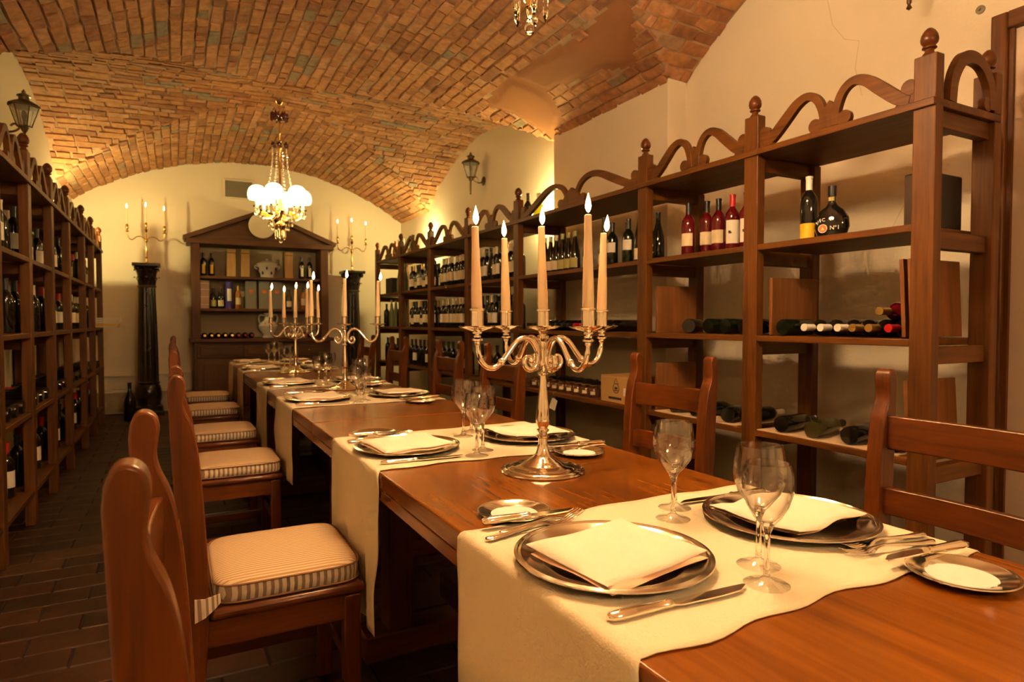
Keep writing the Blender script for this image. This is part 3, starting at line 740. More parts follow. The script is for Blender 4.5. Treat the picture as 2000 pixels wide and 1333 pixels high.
# ------------------------------------------------------------------ bottles
BP = {
 'bord': [(0, 0), (.035, 0), (.0375, .004), (.0375, .182), (.0345, .203), (.023, .222), (.0145, .234), (.0138, .288), (.0155, .290), (.0155, .300), (0, .300)],
 'burg': [(0, 0), (.037, 0), (.0395, .004), (.0395, .120), (.0365, .155), (.025, .198), (.0155, .235), (.0138, .288), (.0155, .290), (.0155, .300), (0, .300)],
 'rhine': [(0, 0), (.034, 0), (.0365, .004), (.0365, .130), (.0315, .185), (.020, .250), (.0142, .300), (.0135, .336), (.015, .338), (.015, .348), (0, .348)],
 'liq': [(0, 0), (.038, 0), (.041, .005), (.041, .135), (.036, .165), (.019, .195), (.0155, .21), (.015, .250), (.019, .252), (.019, .268), (0, .268)],
 'mag': [(0, 0), (.058, 0), (.062, .006), (.062, .20), (.055, .25), (.03, .32), (.019, .36), (.018, .43), (.021, .432), (.021, .445), (0, .445)],
}
LZ = {'bord': (.055, .145), 'burg': (.035, .105), 'rhine': (.03, .10), 'liq': (.03, .11), 'mag': (.08, .17)}
CACHE = {}
def cached(key, fn):
    if key not in CACHE: CACHE[key] = fn()
    return CACHE[key]
def me_body(t, m): return cached((t, m), lambda: MB().lathe(BP[t], 18).mesh('bottle', m, 40))
def me_cap(t, m):
    H = BP[t][-1][1]; r = BP[t][-2][0]
    return cached(('c', t, m), lambda: MB().lathe([(r-.0008, H-.062), (r-.0008, H-.012), (r+.0008, H-.011), (r+.0008, H+.0006), (0, H+.0012)], 16).mesh('capsule', m, 40))
def me_lab(t, m, wide=.95, z=None):
    z0, z1 = z or LZ[t]; r = max(p[0] for p in BP[t])+.0007
    return cached(('l', t, m, wide, z0, z1), lambda: MB().lathe([(r-.0015, z0), (r, z0), (r, z1), (r-.0015, z1)], 14, None, 0, PI-wide, PI+wide).mesh('label', m, 40))
def bottle(t, glass, cap, lab, loc, label, group, rot=(0, 0, 0), turn=0, lz=None, wide=.95):
    o = put('wine_bottle', me_body(t, glass), None, loc, rot); tag(o, label, 'bottle', group)
    if cap: put('capsule', me_cap(t, cap), o)
    if lab: put('label', me_lab(t, lab, wide, lz), o, (0, 0, 0), (0, 0, turn))
    return o
SH = ['top', 'upper', 'middle', 'lower', 'bottom']
ZU, ZM, ZLW, ZBT = LEV[1]+.0006, LEV[2]+.0006, LEV[3]+.0006, LEV[4]+.0006
BAYW = lambda b: f'{ORD[b-1]} bay from the door'
rb = random.Random(5)
# bay 1 (nearest the door)
bottle('bord', 'bottle_dark', 'cap_white', 'lab_yellow', (2.57, 1.94, ZU), 'black bottle with bright yellow label on the upper shelf nearest the door', None, turn=.35, lz=(.005, .085))
bx = MB(); bx.lathe([(0, 0), (.045, 0), (.062, .02), (.074, .055), (.070, .095), (.050, .128), (.024, .150), (.0150, .165), (.0142, .225), (.0165, .226), (.0165, .236), (0, .236)], 26, Matrix.Diagonal((.55, 1, 1, 1)))
bk = bx.build('flask_bottle', 'bottle_dark', None, (2.57, 1.825, ZU), (0, 0, .30), smooth=40); tag(bk, 'squat round dark flask bottle beside the yellow label bottle', 'bottle')
MB().lathe([(.0172, .190), (.0172, .2365), (0, .238)], 16).build('capsule', 'cap_black', bk)
MB().lathe([(.0155, .170), (.0152, .188)], 14, None, 0, PI-1, PI+1).build('neck_label', 'lab_olive', bk)
def text(s, size, parent, loc, rot, m, name='lettering'):
    c = bpy.data.curves.new(name, 'FONT'); c.body = s; c.size = size; c.align_x = 'CENTER'; c.extrude = .0002; c.materials.append(MATS[m])
    q = bpy.data.objects.new(name, c); me = bpy.data.meshes.new_from_object(q); bpy.data.objects.remove(q); return put(name, me, parent, loc, rot)
FR = (PI/2, 0, -PI/2)
def disc(name, r, parent, loc, m, n=20, th=.0006):
    return MB().prism([(r*math.cos(2*PI*k/n), r*math.sin(2*PI*k/n)) for k in range(n)], -th, 0, YZ).build(name, m, parent, loc)
disc('emblem_ring', .019, bk, (-.0402, .024, .048), 'ink_white'); disc('emblem', .0165, bk, (-.0410, .024, .048), 'ink_orange')
MB().prism([(-.008, -.007), (.008, -.007), (0, .009)], -.0006, 0, YZ).build('emblem_mark', 'lab_cream', bk, (-.0418, .024, .047))
text('N\u00ba1', .026, bk, (-.0404, -.026, .040), FR, 'ink_white')
for k, ch in enumerate('ICEN'):
    a = 1.95-k*.36; text(ch, .020, bk, (-.0385+.004*abs(k-1), .022+.034*math.cos(a), .052+.034*math.sin(a)-.006), (PI/2, a-PI/2, -PI/2), 'ink_white')
sp = thing('loudspeaker', 'black box loudspeaker standing on the upper shelf at the door end', 'speaker', (2.62, 1.45, ZU))
MB().box(-.08, .16, -.045, .045, 0, .215).build('cabinet', 'black_plastic', sp, bevel=.006)
MB().box(-.084, -.08, -.04, .04, .008, .207).build('grille', 'iron', sp)
def board(loc, w, h, lean, label, rz=0, cat='board'):
    o = MB().box(0, w, -.008, .008, 0, h).build('wooden_board', 'ply', None, loc, (lean, 0, rz), bevel=.002); return tag(o, label, cat, 'loose wooden boards in the rack')
board((2.462, 2.055, ZM), .32, .27, 0, 'brown board standing upright at the left of the middle shelf, first bay from the door')
board((2.455, 1.405, ZM+.004), .33, .30, -.05, 'front brown board leaning on the door-end post, middle shelf')
board((2.455, 1.435, ZM+.004), .33, .30, -.05, 'rear brown board leaning on the door-end post, middle shelf')
board((2.455, 1.410, ZLW+.004), .33, .28, -.06, 'brown board leaning on the door-end post, lower shelf')
board((2.455, 2.842, ZM), .30, .27, 0, 'brown board standing upright at the left of the middle shelf, second bay from the door')
board((2.455, 2.842, ZLW), .30, .27, 0, 'brown board standing upright at the left of the lower shelf, second bay from the door')
NECK, BASE = (0, -PI/2, 0), (0, PI/2, 0)
caps = ['cap_white', 'cap_white', 'cap_white', 'cap_gold', 'cap_gold', 'cap_red']
for k, (y, cp) in enumerate(zip((1.87, 1.79, 1.71, 1.645, 1.575, 1.495), caps)):
    bottle('bord', 'bottle_dark', cp, None, (2.455+.30, y, ZM+.0385), f'{ORD[k]} bottle from the left lying neck outward, middle shelf nearest the door', 'lying bottles on the middle shelf', NECK)
bottle('bord', 'bottle_rose', 'cap_gold', 'lab_white', (2.46+.30, 1.535, ZM+.105), 'bottle with gold capsule lying on top of the others, middle shelf nearest the door', 'lying bottles on the middle shelf', NECK, turn=-PI/2)
bottle('bord', 'bottle_green', 'cap_black', None, (2.46, 1.985, ZM+.0385), 'dark bottle lying base outward at the left end, middle shelf nearest the door', 'lying bottles on the middle shelf', (0, PI/2, 0))
def liner(y0, y1, z, label):
    o = MB().box(2.41, 2.80, y0, y1, z, z+.004).build('paper_liner', 'liner', None); tag(o, label, 'liner', 'shelf liners')
liner(1.42, 2.08, ZLW, 'pale paper liner on the lower shelf nearest the door')
liner(2.20, 2.80, ZLW, 'pale paper liner on the lower shelf, second bay from the door')
for k, (y, g, a, lb) in enumerate(((1.96, 'bottle_dark', -.15, 'lab_olive'), (1.80, 'bottle_olive', -.2, None), (1.63, 'bottle_dark', -.2, 'lab_cream'), (1.47, 'bottle_dark', -.1, None))):
    bottle('bord', g, 'cap_black', lb, (2.425, y, ZLW+.0425), f'{ORD[k]} bottle from the left lying base outward, lower shelf nearest the door', 'lying bottles on the lower shelf', (0, PI/2, -a), turn=-PI/2)
# bay 2
for k, (y, cp, lb, g, x) in enumerate(((2.69, 'cap_black', 'lab_cream', 'bottle_rose', 2.55), (2.60, 'cap_black', 'lab_cream', 'bottle_rose', 2.60), (2.515, 'cap_black', 'lab_cream', 'bottle_rose', 2.60), (2.40, 'cap_red', 'lab_white', 'bottle_rose', 2.58), (2.325, 'cap_red', 'lab_white', 'bottle_rose', 2.60))):
    s = bottle('bord', g, cp, lb, (x, y, ZU), f'{ORD[k]} rose wine bottle from the left on the upper shelf, second bay from the door', 'rose wine bottles', turn=.5 if k < 3 else .75, lz=(.06, .13) if k < 3 else (.045, .165))
    if k > 2:
        q = MB(); q.box(-.0003, .0003, -.008, .008, -.004, .004); q.box(-.0003, .0003, -.003, .009, .002, .011)
        a = PI+.45; q.build('emblem', 'ink', s, (.0385*math.cos(a), .0385*math.sin(a), .10), (0, 0, .45))
for k, (y, g, cp) in enumerate(((2.63, 'bottle_dark', 'cap_gold'), (2.49, 'bottle_green', 'cap_black'), (2.37, 'bottle_green', 'cap_gold'), (2.25, 'bottle_dark', 'cap_black'))):
    bottle('burg', g, cp, None, (2.50, y, ZM+.041), f'{ORD[k]} dark bottle from the left lying on the middle shelf, second bay from the door', 'lying bottles on the middle shelf', (0, PI/2, .45 if k == 0 else -.06), 0)
for k, (y, g, lb) in enumerate(((2.68, 'bottle_green', 'lab_white'), (2.52, 'bottle_green', 'lab_white'), (2.28, 'bottle_dark', None))):
    bottle('bord', g, 'cap_black', lb, (2.43, y, ZLW+.0425), f'{ORD[k]} bottle from the left lying on the lower shelf, second bay from the door', 'lying bottles on the lower shelf', (0, PI/2, (-.3, -.2, .4)[k]), turn=-PI/2)
bottle('bord', 'bottle_dark', 'lab_yellow' and 'cap_cream', 'lab_white', (2.48, 2.215, ZLW+.0425), 'bottle lying behind the second rack post, lower shelf', 'lying bottles on the lower shelf', (0, PI/2, .08), turn=-PI/2)
# bay 3 (widest)
r3 = [('burg', 4.33, 'cap_cream', 'lab_cream', 'bottle_dark'), ('burg', 4.245, 'cap_cream', 'lab_cream', 'bottle_dark'), ('burg', 4.16, 'cap_cream', 'lab_cream', 'bottle_dark'), ('burg', 4.075, 'cap_green', 'lab_olive', 'bottle_dark'), ('burg', 3.99, 'cap_green', 'lab_olive', 'bottle_dark'), ('burg', 3.905, 'cap_green', 'lab_olive', 'bottle_dark'), ('rhine', 3.74, 'cap_black', 'lab_cream', 'bottle_dark'), ('rhine', 3.55, 'cap_black', 'lab_white', 'bottle_olive'), ('bord', 3.455, 'cap_black', 'lab_white', 'bottle_green'), ('bord', 3.395, 'cap_black', None, 'bottle_dark'), ('bord', 3.285, 'cap_black', 'lab_white', 'bottle_green'), ('rhine', 3.17, 'cap_black', 'lab_cream', 'bottle_dark'), ('burg', 3.08, 'cap_black', 'lab_cream', 'bottle_dark'), ('burg', 3.0, 'cap_black', None, 'bottle_dark')]
for k, (t, y, cp, lb, g) in enumerate(r3):
    bottle(t, g, cp, lb, (2.60 if k != 9 else 2.68, y, ZU), f'{ORD[k]} bottle from the left on the upper shelf, third bay from the door', 'bottles on the upper shelf of the widest bay', turn=.5, lz=(.10, .165) if k in (8, 10) else None)
for k in range(13):
    y = 4.36-k*.082; bottle('bord', 'bottle_dark', 'cap_red' if k in (8, 9, 10) else 'cap_black', None, (2.46+.30, y, ZM+.0385), f'{ORD[k]} bottle from the left lying on the middle shelf, third bay from the door', 'lying bottles on the middle shelf of the widest bay', NECK)
for k in range(9):
    y = 4.30-k*.098; j = thing('preserve_jar', f'{ORD[k]} small brown jar from the left on the lower shelf, third bay from the door', 'jar', (2.50, y, ZLW), 0, 'brown jars on the lower shelf')
    put('jar_body', cached('jar', lambda: MB().lathe([(0, 0), (.036, 0), (.042, .012), (.042, .045), (.036, .058), (.032, .062), (0, .062)], 16).mesh('jar_body', 'jar_brown', 40)), j)
    put('lid', cached('jlid', lambda: MB().lathe([(.034, .062), (.035, .074), (.032, .077), (0, .077)], 16).mesh('lid', 'gold', 40)), j)
    put('label', cached('jlab', lambda: MB().lathe([(.0425, .018), (.0425, .040)], 8, None, 0, PI-.4, PI+.4).mesh('label', 'lab_cream', 40)), j, (0, 0, 0), (0, 0, .7))
for k in range(4):
    bottle('burg', 'bottle_dark', 'cap_black', None, (2.62, 4.28-k*.11, ZLW+.041), f'{ORD[k]} bottle from the left lying behind the brown jars on the lower shelf', 'bottles behind the jars', BASE)
cb = thing('cardboard_box', 'brown cardboard carton with round emblem on the lower shelf of the rack', 'box', (2.43, 3.205, ZLW))
MB().box(0, .24, -.14, .14, 0, .165).build('carton', 'cardboard', cb, bevel=.003)
for s in (-1, 1): MB().box(0, .24, s*.002, s*.14, .1652, .168).build('flap', 'cardboard', cb)
m = MB()
ringo = [(.030*math.cos(2*PI*k/24), .030*math.sin(2*PI*k/24)) for k in range(25)]
m.band(ringo, .004, -.0008, 0, YZ); m.band([(-.022, .028), (0, .062), (.022, .028)], .004, -.0008, 0, YZ); m.box(-.0008, 0, -.014, .014, -.006, .008); m.box(-.0008, 0, -.020, .020, -.016, -.011)
m.build('emblem', 'ink', cb, (0, -.02, .092))
MB().box(-.0008, 0, -.075, .055, .022, .036).build('printed_bar', 'ink', cb)
MB().box(-.001, 0, -.13, -.095, .05, .10).build('sticker', 'paper', cb)
tg = thing('price_tag', 'white paper tag hanging on a string below the lower shelf', 'tag', (2.388, 3.86, .648))
MB().box(-.0006, .0006, -.028, .028, -.04, .04).build('card', 'paper', tg, (0, .0, -.08), (.35, 0, .3))
MB().tube([(.012, .0, .004), (-.002, 0, .003), (0, -.012, -.04)], .0008, 5).build('string', 'paper', tg)
# bays 4-7: dense rows
styles = {4: [('bord', 'bottle_dark', 'cap_cream', 'lab_cream'), ('bord', 'bottle_dark', 'cap_black', 'lab_white'), ('burg', 'bottle_dark', 'cap_black', None)],
          5: [('bord', 'bottle_green', 'cap_cream', 'lab_cream'), ('bord', 'bottle_dark', 'cap_cream', 'lab_white'), ('bord', 'bottle_green', 'cap_cream', 'lab_cream')],
          6: [('bord', 'bottle_dark', 'cap_black', 'lab_white'), ('bord', 'bottle_dark', 'cap_gold', 'lab_cream'), ('burg', 'bottle_green', 'cap_black', 'lab_cream')],
          7: [('rhine', 'bottle_clear', 'cap_green', None), ('bord', 'bottle_green', 'cap_black', None), ('rhine', 'bottle_clear', 'cap_cream', None)]}
for b in (4, 5, 6, 7):
    y0, y1 = PR[b-1]+.05, PR[b]-.05
    for q, (zz, nm) in enumerate(((ZU, 'upper'), (ZM, 'middle'), (ZLW, 'lower'))):
        n = (9, 9, 6)[q] if b < 7 else (4, 5, 4)[q]
        for row in (0, 1):
            nn = n if row == 0 else max(2, n-3)
            if row and (q == 2 or b == 7): continue
            for k in range(nn):
                y = y1-.04-(y1-y0-.08)*(k+.15+.5*row)/(n-.3)+rb.uniform(-.006, .006)
                if b == 7 and q == 0: y = y0+.06+.08*(nn-1-k)
                t, g, cp, lb = styles[b][(k+q+row) % 3 if q < 2 else 1]
                if q == 2: cp, lb = 'cap_black', ('lab_white' if k % 3 == 1 else None)
                if y < y0+.03: continue
                bottle(t, g, cp, lb, ((2.52, 2.66)[row]+rb.uniform(-.01, .01), y, zz), f'{ORD[k]} {"front row" if row == 0 else "back row"} bottle from the left on the {nm} shelf, {BAYW(b)}', 'bottles standing in the right rack', turn=.45+rb.uniform(-.2, .2))
db = MB().box(-.10, .10, -.13, .13, 0, .21).build('dark_carton', 'black_plastic', None, (2.60, 8.16, ZU), bevel=.004); tag(db, 'dark carton on the upper shelf at the far end of the right rack', 'box')
# on top of the right rack
TOPZ = LEV[0]+.0006
bottle('bord', 'bottle_dark', 'cap_black', 'lab_cream', (2.70, 4.78, TOPZ), 'dark bottle with cream label on top of the right rack', 'bottles on top of the right rack', turn=.5)
bottle('liq', 'bottle_yellow', 'cap_white', None, (2.70, 4.60, TOPZ), 'bright yellow liqueur bottle on top of the right rack', 'bottles on top of the right rack')
for k, (y, g, cp) in enumerate(((8.22, 'bottle_amber', 'cap_red'), (8.08, 'bottle_amber', 'cap_white'), (7.92, 'bottle_clear', 'cap_cream'), (7.62, 'bottle_clear', 'cap_black'), (7.52, 'bottle_olive', 'cap_black'))):
    bottle('liq', g, cp, 'lab_cream' if k > 2 else None, (2.62, y, TOPZ), f'{ORD[k]} spirit bottle from the left on top of the far end of the right rack', 'bottles on top of the right rack')
# left rack bottles
for b in range(1, 7):
    y0, y1 = PL[b]+.06, PL[b+1]-.06 if b+1 < len(PL) else PL[b]+.6
    bw = f'{ORD[6-b]} left rack bay from the back wall'
    for q, (zz, nm) in enumerate(((ZU, 'upper'), (ZM, 'middle'))):
        n = 3 if (b+q) % 2 else 4
        for k in range(n):
            y = y0+.05+(y1-y0-.1)*k/(n-1)+rb.uniform(-.01, .01)
            lb = rb.choice(['lab_cream', None, 'lab_white']); cp = rb.choice(['cap_black', 'cap_black', 'cap_red', 'cap_cream'])
            bottle('bord', 'bottle_dark', cp, lb, (-.80-rb.uniform(0, .08), y, zz), f'{ORD[k]} nearest bottle on the {nm} shelf, {bw}', 'bottles standing in the left rack', (0, 0, PI), turn=rb.uniform(-.9, -.2))
    for k in range(4):
        y = y0+.05+(y1-y0-.1)*k/3
        bottle('bord', 'bottle_dark', 'cap_red' if k == 1 else 'cap_black', None, (-.74, y, ZLW+.0385), f'{ORD[k]} nearest bottle lying on the lower shelf, {bw}', 'bottles lying in the left rack', (0, -PI/2, 0))
    for k in range(3):
        y = y0+.08+(y1-y0-.16)*k/2
        bottle('bord', 'bottle_dark', 'cap_red' if (k+b) % 2 else 'cap_black', 'lab_white' if k == 2 else None, (-.82, y, ZBT), f'{ORD[k]} nearest bottle on the bottom shelf, {bw}', 'bottles standing in the left rack', (0, 0, PI), turn=-.6)
bottle('liq', 'bottle_amber', 'cap_red', None, (-.86, 7.95, TOPZ), 'orange spirit bottle on top of the left rack beside the glowing lamp', None)
pp = thing('paper_stack', 'stack of white papers jutting from the end of the left rack', 'papers', (-.74, 8.30, ZM))
for k in range(5): MB().box(-.02, .20, -.12, .12, k*.022, k*.022+.018).build('sheaf', 'paper' if k != 1 else 'lab_yellow', pp, (.004*k, 0, 0), (0, 0, .05*(k % 3-1)))
bottle('mag', 'bottle_dark', 'cap_black', None, (-.47, 8.62, .0015), 'large dark bottle standing on the floor beside the black column', None)
# ------------------------------------------------------------------ uplights on the racks
def uplight(loc, label, sg, watts):
    o = thing('uplight', label, 'lamp', loc, 0, 'uplights above the racks')
    MB().box(*sorted((sg*.02, sg*.0995)), -.012, .012, .02, .045).build('bracket', 'iron', o)
    MB().box(-.022, .022, -.045, .045, 0, .08).build('housing', 'cap_white', o, bevel=.004)
    MB().box(-.020, .020, -.042, .042, .0802, .084).build('lens', 'uplight_face', o)
    lamp('uplight_bulb', (0, 0, .13), watts, (1, .84, .34), .03, o)
uplight((2.98, 4.90, 2.0), 'bright uplight on the right wall beside the yellow bottle', 1, K_UP)
uplight((2.98, 8.05, 2.05), 'bright uplight on the right wall near the back corner', 1, K_UP)
uplight((-.98, 8.05, 2.0), 'bright uplight on the left wall near the back corner', -1, K_UP*1.2)
# ------------------------------------------------------------------ hutch cabinet on the back wall
H = thing('hutch_cabinet', 'dark wooden hutch cabinet with triangular pediment against the back wall', 'cabinet', (1.05, YB, 0))
mat('hutch_back', (.40, .30, .19), .8, var=.06)
def hb(name, x0, x1, y0, y1, z0, z1, m='hutch_X', par=None, bev=.004): return MB().box(x0, x1, y0, y1, z0, z1).build(name, m, par or H, bevel=bev)
hb('base_carcass', -.83, .85, -.50, -.005, .05, .895)
hb('plinth', -.85, .87, -.52, -.005, 0, .05)
hb('worktop', -.88, .90, -.56, -.005, .896, .94)
for k in range(3):
    x0 = -.80+k*.545
    d = hb('drawer', x0, x0+.53, -.52, -.5005, .70, .86); hb('drawer_panel', x0+.04, x0+.49, -.528, -.5205, .725, .835, par=d)
    MB().sphere((x0+.265, -.54, .78), .012, 10, 6).build('knob', 'gold', d)
    d = hb('door', x0, x0+.53, -.52, -.5005, .09, .68, 'hutch_Z'); hb('door_panel', x0+.07, x0+.46, -.528, -.5205, .16, .61, 'hutch_Z', d)
    MB().sphere((x0+.49, -.54, .42), .010, 10, 6).build('knob', 'gold', d)
for s in (-1, 1):
    hb('side_post', -.85 if s < 0 else .75, -.75 if s < 0 else .85, -.40, -.005, .9402, 2.15, 'hutch_Z')
hb('backboard', -.75, .75, -.03, -.006, .9402, 2.15, 'hutch_back')
hb('shelf', -.7498, .7498, -.37, -.031, 1.295, 1.33); hb('shelf', -.7498, .7498, -.37, -.031, 1.715, 1.75)
hb('cornice', -.90, .92, -.44, -.005, 2.1502, 2.215)
MB().prism([(-.86, 2.216), (.88, 2.216), (0, 2.575)], -.36, -.08, XZ).build('pediment', 'hutch_X', H)
for s, xe in ((-1, -.93), (1, .95)):
    MB().band([(xe, 2.218), (0, 2.61)], .055, -.44, -.05, XZ).build('pediment_moulding', 'hutch_X', H, bevel=.004)
pl = MB().lathe([(0, 0), (.16, 0), (.166, .006), (.16, .016), (.12, .012), (0, .012)], 40).build('round_plaque', 'plaster_pale', None, (1.04, YB-.445, 2.42), (PI/2, 0, 0)); tag(pl, 'round cream plaque fixed to the front of the cabinet pediment', 'plaque')
YH = YB-.25
zt, zm, zb = 1.7506, 1.3306, .9408
hx = lambda a: a
FRONT = PI/2
for k, (x, lb) in enumerate(((.345, 'lab_yellow'), (.44, 'lab_yellow'), (1.57, 'lab_white'), (1.675, 'lab_white'))):
    bottle('bord', 'bottle_dark', 'cap_black', lb, (x, YH, zt), f'{ORD[k]} dark bottle from the left on the top shelf of the hutch cabinet', 'bottles on the hutch cabinet', (0, 0, FRONT), lz=(.03, .15), wide=.5)
def tallbox(x, w, h, z, m, label, face=None):
    o = thing('bottle_case', label, 'box', (x, YH, z), 0, 'bottle cases on the hutch cabinet')
    MB().box(-w/2, w/2, -.045, .045, 0, h).build('case', m, o, bevel=.002)
    if face == 'seal':
        MB().prism([(.03*math.cos(2*PI*k/18), .024*math.sin(2*PI*k/18)) for k in range(18)], -.0465, -.0452, XZ).build('seal', 'ink_orange', o, (0, 0, h*.62))
    elif face == 'groove':
        MB().box(-w/2, w/2, -.0475, -.0452, h*.86, h*.89).build('lid_edge', 'ply', o)
    elif face == 'bands':
        for q in (.12, .40, .66, .88): MB().box(-w/2, w/2, -.0465, -.0452, h*q, h*q+.012).build('band', 'paper', o)
    return o
for x, nm in ((.675, 'left'), (.845, 'middle'), (1.395, 'right')): tallbox(x, .105, .355, zt, 'pale_box', f'{nm} pale wooden bottle case on the top shelf of the hutch cabinet', 'groove')
tu = thing('tureen', 'blue and white lidded porcelain tureen on the cabinet top shelf', 'tureen', (1.12, YH, zt))
MB().lathe([(0, 0), (.085, 0), (.09, .01), (.08, .02), (.10, .08), (.125, .15), (.13, .17), (.125, .175), (0, .175)], 28).build('bowl', 'porcelain', tu)
MB().lathe([(.135, .176), (.13, .19), (.08, .215), (.03, .225), (.012, .232), (.018, .245), (.010, .255), (0, .257)], 28).build('lid', 'porcelain', tu)
for s in (-1, 1): MB().tube(arc_path([(s*.115, 0, .15), (s*.15, 0, .16), (s*.155, 0, .13), (s*.115, 0, .11)], 4), .008, 8).build('handle', 'porcelain', tu)
for k in range(11):
    a = 2*PI*k/11; z = .06 if k % 2 else .12; r = .101 if k % 2 else .121
    MB().sphere((r*math.cos(a), r*math.sin(a), z), .024, 8, 6, (.5, .5, 1)).build('blue_flower', 'purple', tu)
tallbox(.355, .10, .36, zm, 'pink_box', 'pink banded bottle case at the left of the cabinet middle shelf', 'bands')
for k, (x, t, g, cp, lb, ds) in enumerate(((.455, 'liq', 'bottle_dark', 'cap_black', 'lab_olive', 'dark bottle with olive label'), (.545, 'liq', 'bottle_dark', 'cap_black', 'lab_cream', 'dark bottle with cream label'), (.755, 'bord', 'bottle_amber', 'cap_gold', 'lab_cream', 'amber brandy bottle'), (1.395, 'liq', 'bottle_olive', 'cap_black', 'lab_cream', 'small olive bottle'), (1.585, 'bord', 'bottle_amber', 'cap_black', 'lab_cream', 'amber bottle at the right end'))):
    bottle(t, g, cp, lb, (x, YH, zm), f'{ds} on the middle shelf of the hutch cabinet', 'bottles on the hutch cabinet', (0, 0, FRONT))
tb = thing('tube_case', 'shiny purple cylindrical bottle case on the cabinet middle shelf', 'tube', (.645, YH, zm))
MB().lathe([(0, 0), (.046, 0), (.046, .35), (0, .35)], 20).build('tube', 'purple', tb, smooth=40)
MB().lathe([(.0466, .10), (.0466, .26)], 12, None, 0, -PI/2-.6, -PI/2+.6).build('label', 'lab_white', tb)
for x, nm in ((.91, 'left'), (1.075, 'middle'), (1.24, 'right')): tallbox(x, .135, .37, zm, 'grey_box', f'{nm} grey bottle case with orange seal on the cabinet middle shelf', 'seal')
for k in range(12):
    x = .345+k*.081 if k < 8 else 1.40+(k-8)*.09
    bottle('bord', 'bottle_dark', 'cap_gold' if k < 5 else 'cap_red', None, (x, YH+.16, zb+.039), f'{ORD[k]} bottle from the left lying neck outward on the cabinet worktop', 'bottles lying on the cabinet worktop', (PI/2, 0, 0))
vs = thing('vase', 'white two-handled porcelain vase on the cabinet worktop', 'vase', (1.125, YH, zb))
MB().lathe([(0, 0), (.07, 0), (.075, .01), (.06, .03), (.07, .06), (.115, .12), (.125, .16), (.10, .20), (.055, .235), (.045, .27), (.05, .31), (.06, .335), (.055, .335), (.04, .30), (0, .29)], 28).build('body', 'porcelain', vs)
for s in (-1, 1): MB().tube(arc_path([(s*.05, 0, .30), (s*.10, 0, .31), (s*.12, 0, .26), (s*.10, 0, .19)], 4), .011, 8).build('handle', 'porcelain', vs)
